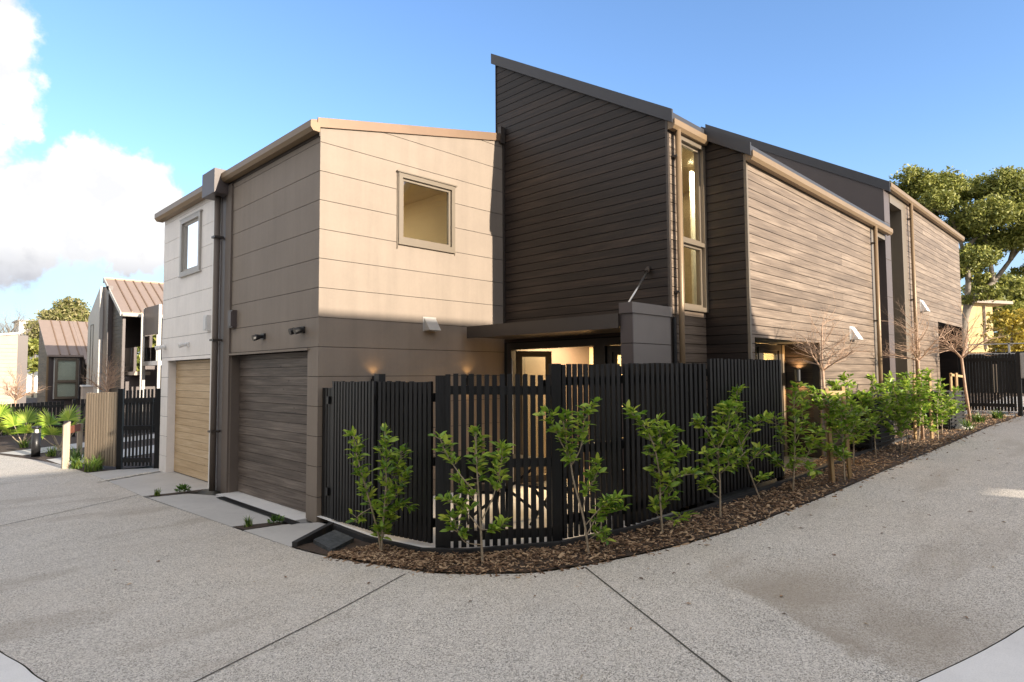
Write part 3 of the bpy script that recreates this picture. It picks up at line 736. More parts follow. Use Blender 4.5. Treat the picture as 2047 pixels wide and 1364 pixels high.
MB().box(A - .04, A, LW[0] - .04, LW[1] + .03, LW[3], LW[3] + .02).build('window_flashing', MT['frame_pale'], L)
MB().box(A - .04, A, LW[0] - .04, LW[1] + .03, LW[2] - .02, LW[2]).build('window_flashing', MT['frame_pale'], L)
room(L, A + .2, 7, 10.5, 12.9, 2.75, 4.7, 'x0', power=8)
lr = slopebox(A - .06, 9, 10.1, 13.06, .0, .07).build('roof', MT['roofcap'], L)
gutter(L, (A - .005, 10.39, 4.70), (A - .005, 13.15, 4.70), .15, .14, MT['bronze'])
mb = MB(); mb.box(A + .1, 9, 13.0, 13.05, 0, 4.8); mb.build('side_wall', MT['greige'], L)
# flat rear block of both houses
MB().box(X1 + .15, 13.9, 7.3, 10.4, 0, 5.1).build('rear_block', MT['fin'], H)

# ------------------------------------------------------------------ far house of the row
dzF = .95
Fh = thing('townhouse', 'far dark timber house at the end of the row beyond the dark gable', 'house', (17, 6, .6))
rz2 = lambda y: 5.50 + SL * (y - 3.45)
# party gable / fin
mb = MB(); gp = [(3.50, .4), (7.24, .4), (7.24, rz2(7.24)), (3.50, rz2(3.50))]
mb.prism(gp, lambda u, z: (13.96, u, z), lambda u, z: (14.34, u, z)); mb.build('gable_wall', MT['fin'], Fh)
for z in (1.75, 2.5, 3.25, 4.0, 4.75): MB().box(13.958, 14.342, 3.497, 3.4995, z, z + .008).build('fin_joint', MT['groove'], Fh)
roofslab(13.93, 13.959, 3.38, 7.26, -.14, .06, MT['roofcap'], 'barge_cap', Fh, rz2)
MB().box(14.342, 15.62, 4.05, 4.15, .5, 5.5).build('slot_wall', MT['timber'], Fh)
window(Fh, 'y', 4.0, 14.45, 15.35, .9, 5.2, MT['frame_dark'], .05, -.02, .04, bars=(3.0,), name='slot_window')
MB().box(15.2, 15.55, Y2 + .001, 4.05, .5, 5.44).build('slot_trim', MT['frame'], Fh)
MB().box(14.342, 15.2, Y2 + .001, 3.65, 5.2, 5.44).build('slot_trim', MT['frame'], Fh)
FD = (18.17, 21.2, 0, 2.99)
clad(Fh, 'long_wall', MT['backing'], 'y', Y2, 15.55, 21.12, .5, 5.46, None, 0, 0, .02, .12, holes=[FD])
clad(Fh, 'board', MT['timber_lit'], 'y', Y2, 15.55, 21.12, .55, 5.45, TP, .02, TG, 0, .02, holes=[FD], splits=(lambda k: 17.0 + 1.3 * ((k * 7) % 3),))
mb = MB().box(18.0, 21.2, 6.4, 6.5, .4, 3.1); mb.box(18.1, 18.169, Y2 + .12, 6.4, .4, 3.1); mb.box(18.1, 21.2, Y2 + .12, 6.4, 2.99, 3.05); mb.box(21.02, 21.12, Y2, Y2 + .12, .5, 2.99); mb.build('porch_wall', MT['backing'], Fh)
for k in range(20): MB().box(18.17, 21.0, 6.38, 6.399, .6 + k * TP, .6 + k * TP + TP - TG).build('board', MT['timber'], Fh)
roofslab(14.0, 21.2, 3.40, 7.26, -.05, .06, MT['roofcap'], 'roof', Fh, rz2)
MB().box(21.0, 21.12, Y2 + .12, 10, .5, 5.4).build('side_wall', MT['timber'], Fh)
gutter(Fh, (14.0, Y2 - .02, 5.40), (21.25, Y2 - .02, 5.40), .10, .115, MT['bronze'])
pipe(Fh, 15.68, Y2 - .075, .6, 5.42)
MB().box(14.34, 21.0, 7.2, 7.26, .5, 7.6).build('ridge_wall', MT['fin'], Fh)

# ------------------------------------------------------------------ fittings on the walls
def vent(axis, plane, u, z, w, h, label, mat):
    P = PT(axis, plane); t = thing('vent_hood', label, 'vent', P(u, 0, z))
    mb = MB(); d = .14
    for s0, s1 in ((u - w / 2, u - w / 2 + .012), (u + w / 2 - .012, u + w / 2)):
        poly = [(0, z - h / 2), (-d, z - h / 2), (-.02, z + h / 2), (0, z + h / 2)]
        mb.add([P(s0, dd, zz) for dd, zz in poly] + [P(s1, dd, zz) for dd, zz in poly], [(0, 1, 2, 3), (7, 6, 5, 4), (0, 4, 5, 1), (1, 5, 6, 2), (2, 6, 7, 3), (3, 7, 4, 0)])
    mb.build('side_plate', mat, t)
    mb = MB(); a, b = u - w / 2 + .012, u + w / 2 - .012
    mb.hexa([P(a, -d, z - h / 2), P(b, -d, z - h / 2), P(b, -.02, z + h / 2), P(a, -.02, z + h / 2)], [P(a, -d + .008, z - h / 2), P(b, -d + .008, z - h / 2), P(b, -.012, z + h / 2), P(a, -.012, z + h / 2)]); mb.build('hood', mat, t)
    pbox(axis, plane, u - w / 2 - .015, u + w / 2 + .015, -.008, -.001, z - h / 2 - .01, z + h / 2 + .02).build('back_plate', mat, t)
    return t
vent('y', YB, 5.40, 2.46, .2, .17, 'small steel vent hood on the taupe end wall', MT['greybox'])
vent('y', Y2, 11.70, 2.42, .24, .2, 'white vent hood on the long dark timber wall', MT['white'])
vent('y', Y2, 16.6, 3.25, .28, .24, 'white vent hood on the farthest timber wall, higher above a bare tree', MT['white'])
def wall_lamp(axis, plane, u, z, label, power=3., up=True):
    P = PT(axis, plane); t = thing('wall_lamp', label, 'lamp', P(u, 0, z))
    c = P(u, -.065, z)
    mb = MB(); mb.tube([(c[0], c[1], z - .09), (c[0], c[1], z + .09)], .045, 14, cap=False); mb.build('lamp_body', MT['black'], t)
    pbox(axis, plane, u - .03, u + .03, -.03, -.001, z - .05, z + .05).build('mount', MT['black'], t)
    mb = MB(); mb.tube([(c[0], c[1], z - .012), (c[0], c[1], z + .012)], .036, 12); mb.build('bulb', MT['warm'], t)
    for s in (1, -1):
        l = bpy.data.lights.new('lamp_spot', 'SPOT'); l.energy = power; l.color = (1, .6, .25); l.spot_size = math.radians(135); l.spot_blend = .6; l.shadow_soft_size = .03
        o = bpy.data.objects.new('lamp_spot', l); COL.objects.link(o); o.location = (c[0], c[1], z + s * .095); o.rotation_euler = (math.pi if s > 0 else 0, 0, 0)
    return t
wall_lamp('y', YB, 4.49, 1.66, 'black up and down wall lamp on taupe wall nearest the house corner', .22)
wall_lamp('y', YB, 6.09, 1.66, 'black up and down wall lamp on taupe wall nearest the canopy', .22)
wall_lamp('x', 10.16, 3.81, 1.72, 'black wall lamp glowing amber inside the side porch', 6.)
def small_box(name, label, cat, y0, y1, z0, z1, d, mat):
    t = thing(name, label, cat, (A, (y0 + y1) / 2, z0))
    MB().box(A - d, A - .001, y0, y1, z0, z1).build('case', mat, t); MB().box(A - d - .012, A - d - .0005, y0 + .02, y1 - .02, z0 + .02, z1 - .02).build('cover', mat, t)
    return t
small_box('wall_box', 'dark brown box high on the wall above the dark garage door', 'box', 9.52, 9.68, 2.48, 2.74, .07, MT['fin'])
small_box('wall_box', 'pale box high on the wall above the cedar garage door', 'box', 10.55, 10.7, 2.49, 2.74, .07, MT['white'])
def spot_fit(y, z, label, mat, heads=1):
    t = thing('security_light', label, 'lamp', (A, y, z))
    MB().box(A - .03, A - .001, y - .05, y + .05, z - .04, z + .04).build('mount', mat, t)
    for k in range(heads):
        yy = y + (.0 if heads == 1 else (-.09 + .13 * k))
        MB().tube([(A - .03, yy, z), (A - .09, yy + .015, z - .01), (A - .15, yy + .02, z - .03)], [.022, .04, .042], 10).build('lamp_head', mat, t)
    return t
spot_fit(8.56, 2.30, 'single small black light above the dark garage door', MT['black'])
spot_fit(7.42, 2.33, 'black twin head light near the taupe house corner', MT['black'], 2)
spot_fit(12.85, 2.31, 'white light at the outer edge of the pale house', MT['white'], 2)
spot_fit(11.6, 2.31, 'single small white light above the cedar garage door', MT['white'])

# ------------------------------------------------------------------ fences
UB = unitbox('batten', MT['blackpaint']); UBB = unitbox('brown_batten', MT['brownfence'])
def fence_run(t, a, b, za, zb, ta, tb, pitch, w, d, rails=(), me=None, rail_off=.035, first=.0):
    a, b = np.array(a, float), np.array(b, float); Ln = np.linalg.norm(b - a); u = (b - a) / Ln; n = max(1, int(round(Ln / pitch))); ang = math.atan2(u[1], u[0])
    nrm = np.array((-u[1], u[0]))
    if np.dot(nrm, np.array((7., 9.)) - a) < 0: nrm = -nrm
    for k in range(n):
        f = (k + .5) / n; p = a + (b - a) * f; z0 = za + (zb - za) * f; z1 = ta + (tb - ta) * f + random.uniform(-.006, .006)
        piece('batten', me or UB, t, (p[0], p[1], z0), ang + random.uniform(-.02, .02), (w * random.uniform(.94, 1.05), d, z1 - z0))
    for fr in rails:
        mb = MB(); o = nrm * rail_off; z0 = za + (ta - za) * fr; z1 = zb + (tb - zb) * fr
        mb.beam((a[0] + o[0], a[1] + o[1], z0), (b[0] + o[0], b[1] + o[1], z1), .035, .085); mb.build('rail', MT['blackpaint'], t)
def post(t, x, y, z0, z1, w=.085, ang=0., name='post', me=None):
    return piece(name, me or UB, t, (x, y, z0), ang, (w, w, z1 - z0))
fa = thing('batten_fence', 'black vertical batten fence beside the garage corner, left of the gate', 'fence', (3.72, 5.8, .03))
fence_run(fa, (3.75, 6.72), (3.72, 5.77), .10, .12, 1.69, 1.69, .068, .042, .034, (.12, .5, .9))
fence_run(fa, (3.725, 5.72), (3.83, 4.93), .12, .13, 1.69, 1.69, .069, .045, .03, (.12, .5, .9))
post(fa, 3.79, 5.80, .03, 1.77); post(fa, 3.80, 6.60, .03, 1.66); post(fa, 3.88, 4.87, .03, 1.75, .10, -.7)
ga = thing('batten_gate', 'black slatted gate with open gaps behind a leafy shrub', 'gate', (4.27, 4.5, .08))
fence_run(ga, (3.865, 4.80), (4.68, 4.13), .10, .12, 1.765, 1.75, .078, .048, .024, (.06, .475, .905), rail_off=.03)
MB().box(4.62, 4.66, 4.19, 4.23, 1.62, 1.70).build('latch', MT['black'], ga)
fb = thing('batten_fence', 'long black vertical batten fence right of the gate behind the shrub row', 'fence', (6.5, 3.6, .2))
post(fb, 4.74, 4.14, .06, 1.86, .10, -.6)
fence_run(fb, (4.76, 4.085), (5.44, 3.85), .15, .19, 1.855, 1.86, .066, .042, .03, (.1, .5, .9))
fence_run(fb, (5.47, 3.84), (6.70, 3.56), .18, .33, 1.865, 1.87, .074, .042, .042, (.1, .5, .9))
fence_run(fb, (6.74, 3.55), (8.30, 3.355), .34, .43, 1.925, 1.925, .070, .042, .042, (.1, .5, .9))
post(fb, 5.47, 3.93, .1, 1.84); post(fb, 6.74, 3.66, .2, 1.87); post(fb, 8.33, 3.40, .3, 1.93, .07)
sg = thing('side_gate', 'narrow black gate on hinges between house corner and batten fence', 'gate', (3.76, 6.88, .04))
for y in (6.99, 6.93, 6.86, 6.80): piece('batten', UB, sg, (3.79, y, .06), 1.57, (.05, .03, 1.55))
post(sg, 3.80, 6.765, .03, 1.62, .05, name='gate_post')
for z in (.35, 1.42): MB().box(3.745, 3.775, 6.82, 6.87, z, z + .09).build('hinge', MT['black'], sg)
# edging timber under the fence
ed = thing('garden_edging', 'black timber edging board curving along the foot of the fence', 'edging', (4.5, 4.2, .05))
EP = [(3.64, 6.50), (3.60, 5.75), (3.70, 4.95), (3.95, 4.55), (4.62, 3.98), (5.4, 3.69), (6.68, 3.42), (8.4, 3.2), (9.4, 3.17), (10.4, 3.16), (13.5, 3.1)]
for a, b in zip(EP, EP[1:]):
    mb = MB(); a, b = np.array(a), np.array(b); u = (b - a) / np.linalg.norm(b - a); n = np.array((-u[1], u[0])) * .028
    za, zb = gz(a[0]), gz(b[0])
    mb.hexa([(*(a - n), za - .05), (*(b - n), zb - .05), (*(b + n), zb - .05), (*(a + n), za - .05)], [(*(a - n), za + .06), (*(b - n), zb + .06), (*(b + n), zb + .06), (*(a + n), za + .06)])
    mb.build('board', MT['blackside'], ed)
MB().beam((3.02, 6.15, .03), (3.63, 6.50, .07), .06, .09).build('board', MT['blackside'], ed)
pv = thing('stepping_stone', 'dark stone slab lying beside the bark mulch near the fence corner', 'stone', (3.3, 5.9, .02))
MB().add([(3.20, 6.10, .075), (3.52, 6.24, .095), (3.50, 5.82, .085), (3.16, 5.66, .065), (3.20, 6.10, .0), (3.52, 6.24, .0), (3.50, 5.82, .0), (3.16, 5.66, .0)], [(0, 1, 2, 3), (7, 6, 5, 4), (0, 4, 5, 1), (1, 5, 6, 2), (2, 6, 7, 3), (3, 7, 4, 0)]).build('slab', MT['stone'], pv)

# bark mulch
def mulch():
    n = 24000; t = .055 + .945 * RNG.random(n) ** 1.2; s = RNG.random(n)
    A_, B_ = np.array(BA), np.array(BB); i = t * 62; k = np.clip(i.astype(int), 0, 61); f = (i - k)[:, None]
    a = A_[k] * (1 - f) + A_[k + 1] * f; b = B_[k] * (1 - f) + B_[k + 1] * f
    sp_ = np.where(RNG.random(n) < .022, -RNG.exponential(.05, n) - .01, s * 1.01 - .012); p = a + (b - a) * sp_[:, None]
    z = np.array([gz(x) for x in p[:, 0]]) + np.where(sp_ < -.004, .004, .012 + RNG.random(n) * .028)
    Ln = RNG.gamma(2.6, .0095, n) + .009; Wd = Ln * RNG.uniform(.15, .5, n); Th = RNG.uniform(.002, .007, n)
    yaw = RNG.random(n) * 6.283; pi_ = RNG.normal(0, .28, n)
    ux = np.stack([np.cos(yaw) * np.cos(pi_), np.sin(yaw) * np.cos(pi_), np.sin(pi_)], 1); rl = RNG.normal(0, .35, n)
    vy = np.stack([-np.sin(yaw), np.cos(yaw), rl], 1); vy /= np.linalg.norm(vy, axis=1)[:, None]; wz = np.cross(ux, vy)
    c = np.concatenate([p, z[:, None]], 1); V = np.zeros((n, 8, 3))
    for j, (sx, sy, sz) in enumerate([(-1, -.6, -1), (1, -1, -1), (.8, 1, -1), (-1, .7, -1), (-1, -.6, 1), (1, -1, 1), (.8, 1, 1), (-1, .7, 1)]):
        V[:, j] = c + ux * (sx * Ln / 2)[:, None] + vy * (sy * Wd / 2)[:, None] + wz * (sz * Th / 2)[:, None]
    F0 = np.array([(4, 5, 6, 7), (0, 1, 5, 4), (1, 2, 6, 5), (2, 3, 7, 6), (3, 0, 4, 7)]); F = (np.arange(n) * 8)[:, None, None] + F0
    npmesh('bark_mulch', V.reshape(-1, 3), F.reshape(-1, 4), MT['chips'], label='brown bark chip mulch along the foot of the black fence', cat='mulch', kind='stuff')
mulch()

# ------------------------------------------------------------------ shrubs
def leafmesh(L=1., w=.44, fold=.12, curl=.12):
    me = bpy.data.meshes.new('leaf'); V = []; F = []; N = 5
    for i in range(N + 1):
        t = i / N; hw = w / 2 * math.sin(math.pi * min(1, t * .94 + .04)) ** .8; zc = -curl * t * t
        V += [(t * L, -hw, zc + fold * hw), (t * L, 0, zc), (t * L, hw, zc + fold * hw)]
    for i in range(N):
        q = i * 3; F += [(q, q + 1, q + 4, q + 3), (q + 1, q + 2, q + 5, q + 4)]
    me.from_pydata(V, [], F); me.update(); me.materials.append(MT['leaf'])
    me.polygons.foreach_set('use_smooth', [True] * len(me.polygons)); return me
LEAVES = [leafmesh(1, .42, .5, .14), leafmesh(1, .5, .4, .22), leafmesh(1, .36, .6, .05)]
def leafframe(d, roll):
    d = Vector(d).normalized(); x = d; up = Vector((random.uniform(-.5, .5), random.uniform(-.5, .5), 1)); y = up.cross(x)
    if y.length < .05: y = Vector((0, 1, 0))
    y.normalize(); z = x.cross(y); M = Matrix((x, y, z)).transposed() @ Matrix.Rotation(roll, 3, 'X'); return M
def shrub(base, s, branches, label, individual=True, leaflen=.09, dens=1.35, cap=300, grp='glossy leaved shrubs planted along the fence', seed=0):
    """branches: polylines (lateral, up) in drawing units scaled by s, plus flags: start fraction of leaves"""
    random.seed(seed)
    bx, by, bz = base
    t = thing('shrub', label, 'shrub', base, grp)
    mb = MB(); spots = []
    lat, dep = R0, Vector((S2, S2, 0))
    for pts, f0, rad in branches:
        P3 = []; dz = random.uniform(-.05, .05) * (0 if len(P3) else 1); tilt = random.uniform(-.13, .13)
        for (u, v) in pts:
            P3.append(Vector(base) + lat * (u * s) + Vector((0, 0, v * s)) + dep * (tilt * abs(v - pts[0][1]) * s + random.uniform(-.008, .008) * 2))
        if pts[0] == (0, 0): P3[0] = Vector((bx, by, bz - .03))
        N = len(P3); rr = [rad * (1 - .65 * i / max(1, N - 1)) for i in range(N)]
        cr = [Vector(p) for p in crpts(P3, 4)]; rr = np.interp(np.linspace(0, 1, len(cr)), [0, 1], [rad, rad * .35])
        mb.tube(cr, list(rr), 6)
        seg = [(cr[i + 1] - cr[i]).length for i in range(len(cr) - 1)]; Lt = sum(seg); d = Lt * f0
        while d < Lt:
            a = 0
            for i, sg_ in enumerate(seg):
                if a + sg_ >= d: break
                a += sg_
            p = cr[i].lerp(cr[i + 1], (d - a) / max(sg_, 1e-6)); tan = (cr[i + 1] - cr[i]).normalized(); spots.append((p, tan)); d += .034 / dens
        spots += [(cr[-1], (cr[-1] - cr[-2]).normalized())] * 2
    leaves = []
    for p, tan in spots:
        az = random.uniform(0, 6.283); out = (Vector((math.cos(az), math.sin(az), random.uniform(-.1, .7)))).normalized()
        tw = random.uniform(.015, .085); q = p + out * tw; mb.tube([p, q], [.0028, .0018], 4)
        for j in range(random.choice((3, 4, 4, 5))):
            a2 = random.uniform(0, 6.283); dv = (out * random.uniform(.3, 1.2) + tan * .35 + Vector((math.cos(a2), math.sin(a2), random.uniform(-.55, .75))) * .9).normalized()
            leaves.append((p.lerp(q, random.uniform(.35, 1)), dv, leaflen * random.uniform(.45, 1.25)))
    mb.build('stem', MT['stem'], t, smooth=True)
    if individual:
        random.shuffle(leaves)
        for p, dv, ln in leaves[:cap]:
            o = bpy.data.objects.new('leaf', random.choice(LEAVES)); COL.objects.link(o); o.parent = t
            M = (leafframe(dv, random.uniform(-.6, .6)) * ln).to_4x4(); M.translation = p - Vector(base); o.matrix_local = M
        rest = leaves[cap:]
    else: rest = leaves
    if rest:
        V = []; F = []
        for p, dv, ln in rest:
            M = leafframe(dv, random.uniform(-.6, .6)) * ln; k = len(V)
            for v in ((0, 0, 0), (.32, -.2, .06), (.32, .2, .06), (.72, -.16, .0), (.72, .16, .0), (1, 0, -.14), (.32, 0, 0), (.72, 0, -.06)):
                V.append(tuple(p + M @ Vector(v)))
            F += [(k, k + 1, k + 6, k + 6), (k, k + 6, k + 2, k + 2), (k + 1, k + 3, k + 7, k + 6), (k + 6, k + 7, k + 4, k + 2), (k + 3, k + 5, k + 7, k + 7), (k + 7, k + 5, k + 4, k + 4)]
        mbl = MB(); mbl.v = V; mbl.f = [tuple(dict.fromkeys(f)) for f in F]
        mbl.build('foliage', MT['leaf_far'], t, smooth=True, kind='stuff')
    return t
U_ = lambda D: D / 1260
shrub((3.477, 5.281, .03), U_(6.19), [([(0, 0), (-8, 45), (-35, 130), (-55, 195), (-62, 228)], .38, .011), ([(0, 0), (4, 60), (12, 140), (10, 200), (12, 240)], .16, .011),
      ([(3, 30), (14, 70), (36, 95), (50, 90)], .2, .006), ([(8, 90), (30, 120), (46, 158)], .25, .006), ([(-20, 90), (-45, 75), (-48, 62)], .55, .005), ([(10, 120), (30, 160), (40, 200)], .4, .005), ([(0, 10), (-6, 30), (-4, 45)], .3, .004)],
      'two stemmed leafy shrub in front of the fence, leftmost of the row', seed=1, dens=2.1)
shrub((3.86, 4.246, .056), U_(5.73), [([(0, 0), (-4, 70), (-10, 150), (-14, 220), (-14, 258)], .62, .013), ([(-8, 135), (-40, 170), (-70, 215), (-84, 246)], .55, .007), ([(-3, 85), (20, 130), (35, 185), (40, 226)], .42, .007),
      ([(-4, 70), (-38, 110), (-72, 128)], .4, .006), ([(-3, 70), (24, 68), (40, 82)], .35, .005), ([(-2, 40), (-35, 45), (-50, 68), (-55, 90)], .45, .005), ([(-4, 110), (-30, 140), (-45, 165)], .4, .005)],
      'leafy shrub with one straight bare stem in front of the slatted gate', seed=2, dens=2.1)
shrub((4.615, 3.636, .109), U_(5.83), [([(0, 0), (-10, 70), (-28, 140), (-35, 180), (-45, 235), (-50, 275)], .66, .012), ([(-33, 175), (-15, 210), (-8, 260), (8, 295)], .3, .007), ([(-38, 190), (-60, 235), (-78, 280)], .45, .007),
      ([(-12, 90), (0, 130), (15, 150), (20, 180)], .3, .006), ([(-4, 40), (15, 70), (40, 90), (65, 85)], .25, .006), ([(0, 30), (25, 45), (32, 32)], .3, .004), ([(-6, 60), (30, 100), (60, 108)], .35, .005)],
      'leaning shrub with bushy top and a low leafy side branch beside the gate post', seed=3, dens=2.1)
shrub((5.486, 3.406, .171), U_(6.29), [([(0, 0), (-6, 70), (-8, 120), (-20, 180), (-45, 225), (-65, 242)], .35, .011), ([(-7, 110), (0, 170), (-10, 225)], .3, .008), ([(-6, 100), (12, 150), (18, 205)], .3, .006),
      ([(-5, 75), (25, 110), (52, 118), (66, 118)], .35, .006), ([(-3, 40), (10, 70), (20, 95)], .3, .004), ([(3, 20), (25, 28), (42, 38)], .55, .004), ([(-8, 120), (25, 150), (45, 165)], .5, .004), ([(-2, 25), (-12, 45), (-14, 60)], .4, .004)],
      'shrub with a long leafy branch to the right, in front of the fence bend', seed=4, dens=2.0)
shrub((6.281, 3.204, .227), U_(6.71), [([(0, 0), (3, 70), (2, 130), (8, 185), (28, 222)], .4, .011), ([(2, 120), (-18, 165), (-38, 190)], .25, .007), ([(2, 140), (20, 180), (18, 220)], .2, .006),
      ([(0, 40), (-18, 55), (-32, 75)], .35, .005), ([(2, 70), (-15, 90), (-28, 130)], .35, .005), ([(3, 90), (18, 105), (22, 125)], .4, .004)],
      'thin stemmed shrub leaning towards its taller neighbour near the fence step', seed=5, dens=1.9)
shrub((7.223, 3.175, .294), U_(7.35), [([(0, 0), (-22, 60), (-38, 115), (-42, 160), (-36, 215)], .3, .011), ([(-25, 70), (-5, 90), (10, 100)], .3, .006), ([(-36, 110), (-15, 140), (10, 160)], .3, .006), ([(-10, 30), (8, 45)], .3, .004), ([(-40, 150), (-58, 120), (-68, 100)], .3, .005), ([(-30, 95), (-55, 70), (-62, 60)], .3, .005)],
      'tall slanting shrub whose tip rises above the fence top line', seed=6, dens=1.9)
shrub((7.738, 3.016, .331), U_(7.6), [([(0, 0), (1, 60), (3, 130), (0, 180), (8, 212)], .22, .011), ([(2, 80), (-25, 110), (-36, 150)], .25, .006), ([(2, 90), (22, 130), (28, 185)], .25, .006), ([(1, 50), (30, 70), (48, 110), (60, 120)], .3, .006), ([(0, 45), (-25, 55), (-38, 70)], .35, .005), ([(1, 60), (30, 50), (40, 40)], .4, .004)],
      'dense upright shrub at the right hand end of the batten fence', seed=7, dens=2.0)
FARS = [((8.52, 2.68, .38), 8.0, 170, 52, 'bushy shrub around the first timber stake'), ((8.95, 2.98, .40), 8.4, 165, 52, 'bushy shrub just right of the two timber stakes'), ((9.75, 2.95, .435), 9.0, 175, 58, 'bushy shrub below the white vent on the timber wall'),
        ((10.65, 2.9, .465), 9.6, 160, 52, 'bushy shrub before the dark louvred screen'), ((11.3, 2.72, .482), 9.9, 150, 46, 'slim stemmed shrub right of the louvred screen'), ((11.87, 2.75, .495), 10.3, 150, 50, 'yellow tipped shrub below the downpipes'),
        ((12.9, 2.85, .52), 11.1, 140, 50, 'round shrub left of the second staked tree'), ((13.3, 2.62, .53), 11.3, 118, 66, 'low round bush beside the farther louvred screen'), ((14.4, 2.78, .555), 12.1, 95, 45, 'last low bush of the row before the far screen')]
for i, (b, D, h, w, lb) in enumerate(FARS):
    random.seed(50 + i); br = [([(0, 0), (random.uniform(-4, 4), h * .5), (random.uniform(-8, 8), h)], .25, .01)]
    for k in range(7):
        a = random.uniform(.12, .75); sg_ = 1 if k % 2 else -1; br.append(([(0, h * a), (sg_ * w * .3, h * (a + .1)), (sg_ * w * random.uniform(.42, .72), h * min(1.02, a + random.uniform(.1, .35)))], .15, .005))
    shrub(b, U_(D), br, lb, individual=False, leaflen=.092, dens=1.7, seed=80 + i)

# bare trees with stakes
def grow(mb, p, d, L, r, lvl, maxl, spread=.6, upb=.12):
    p = Vector(p); d = Vector(d).normalized(); n = 4; pts = [p]; rr = [r]
    for i in range(n):
        d = (d + Vector((random.gauss(0, .13), random.gauss(0, .13), random.gauss(0, .1) + upb * .3))).normalized(); p = p + d * (L / n); pts.append(p); rr.append(r * (1 - .5 * (i + 1) / n))
    mb.tube(pts, rr, 5 if lvl < 2 else 4, cap=False)
    if lvl >= maxl: return
    for i in range(1, n + 1):
        for k in range(1 if lvl else 2):
            if random.random() < .88:
                a = random.uniform(0, 6.283); s_ = Vector((math.cos(a), math.sin(a), 0)); nd = (d + (s_ - d * s_.dot(d)) * random.uniform(.7, 1.3) * spread * 1.6 + Vector((0, 0, upb))).normalized()
                grow(mb, pts[i], nd, L * random.uniform(.5, .78), rr[i] * .62, lvl + 1, maxl, spread, upb)
def bare_tree(base, fork, L, r, label, lean=(0, 0), maxl=3, spread=.75, seed=1, mat='twig', grp='leafless young trees along the wall', upb=.05, arms=4):
    random.seed(seed); t = thing('bare_tree', label, 'tree', base, grp)
    f = Vector((base[0] + lean[0], base[1] + lean[1], fork)); b = Vector(base)
    mb = MB(); mid = b.lerp(f, .5) + Vector((random.uniform(-.02, .02), random.uniform(-.02, .02), 0)); mb.tube([b - Vector((0, 0, .05)), mid, f], [r * 1.25, r * 1.05, r], 8); mb.build('trunk', MT[mat], t, smooth=True)
    mb = MB()
    grow(mb, f - Vector((0, 0, .02)), (random.uniform(-.15, .15), random.uniform(-.15, .15), 1), L * 1.25, r * .75, 0, maxl, spread * .8, upb + .05)
    for k in range(arms):
        a = 6.283 * k / arms + random.uniform(-.4, .4); grow(mb, f - Vector((0, 0, .02)), (math.cos(a) * spread, math.sin(a) * spread, random.uniform(.35, 1.1)), L, r * .7, 0, maxl, spread, upb)
    mb.build('branches', MT[mat], t); return t
def stakes(pts, ties, label):
    t = thing('tree_stake', label, 'stake', pts[0][0])
    for a, b in pts: MB().beam(a, b, .038, .038, (S2, -S2, 0)).build('stake', MT['stake'], t)
    for a, b in ties: MB().beam(a, b, .012, .05).build('tie', MT['stake'], t)
bare_tree((8.50, 2.84, .385), 1.80, .46, .017, 'leafless young tree between timber stakes, nearest of the bare trees', (.02, .06), 3, .8, 3)
stakes([((8.47, 2.80, .36), (8.44, 2.84, 1.56)), ((8.78, 2.70, .38), (8.74, 2.74, 1.58))], [((8.44, 2.82, 1.5), (8.74, 2.72, 1.5))], 'pair of timber stakes holding the nearest bare tree')
bare_tree((13.37, 2.87, .53), 1.98, .52, .022, 'leafless young tree staked with short pale posts, middle of the bare trees', (.02, .03), 3, .8, 9)
stakes([((13.28, 2.97, .5), (13.28, 2.95, 1.72)), ((13.52, 2.76, .5), (13.52, 2.76, 1.74))], [((13.28, 2.95, 1.56), (13.34, 2.80, 1.52)), ((13.34, 2.86, 1.52), (13.52, 2.76, 1.66))], 'pair of pale timber stakes holding the middle bare tree')
bare_tree((18.0, 2.9, .65), 2.1, .66, .028, 'leafless young tree near the far gate, farthest of the bare trees', (-.10, .10), 3, .9, 17)
stakes([((16.2, 2.92, .6), (16.2, 2.92, 1.74)), ((16.42, 2.86, .6), (16.42, 2.86, 1.74))], [((16.15, 2.9, 1.70), (17.1, 2.86, 1.66))], 'pale timber stakes with a crossbar tied to the farthest bare tree')

# louvred screens
def louvre(x0, x1, y0, y1, z0, z1, label, mull):
    t = thing('louvred_screen', label, 'screen', (x0, y0, z0), 'louvred screens along the wall')
    mb = MB(); mb.box(x0, x0 + .04, y0, y1, z0, z1); mb.box(x1 - .04, x1, y0, y1, z0, z1); mb.box(x0 + .04, x1 - .04, y0 + .03, y0 + .06, z0, z1)
    for mx in mull: mb.box(mx - .02, mx + .02, y0 - .004, y0 + .03, z0, z1)
    mb.build('frame', MT['blackside'], t); MB().box(x0 - .01, x1 + .01, y0 - .01, y1, z1, z1 + .025).build('top', MT['blackside'], t)
    n = int((z1 - z0) / .075)
    me = unitbox('slat', MT['blackside'])
    for k in range(n):
        piece('slat', me, t, ((x0 + x1) / 2, y0 - .006, z0 + .02 + k * .075), 0, (x1 - x0 - .08, .018, .05), rot=(.45, 0, 0))
        piece('slat', me, t, (x0 - .006, (y0 + y1) / 2, z0 + .02 + k * .075), 0, (.018, y1 - y0 - .06, .05), rot=(0, -.45, 0))
louvre(11.1, 12.4, 3.08, 3.44, .56, 1.39, 'dark louvred screen box half hidden behind the shrub row', (11.6,))
louvre(15.3, 16.75, 2.80, 3.35, .60, 1.33, 'dark louvred screen box below the staked tree near the far porch', (15.9,))
rk = thing('rock', 'pale rock at the foot of the farther louvred screen', 'rock', (15.6, 2.62, .58))
bm = bmesh.new(); bmesh.ops.create_icosphere(bm, subdivisions=2, radius=.16)
for v in bm.verts: v.co = Vector((v.co.x * 1.6, v.co.y, v.co.z * .55)) * random.uniform(.85, 1.12)
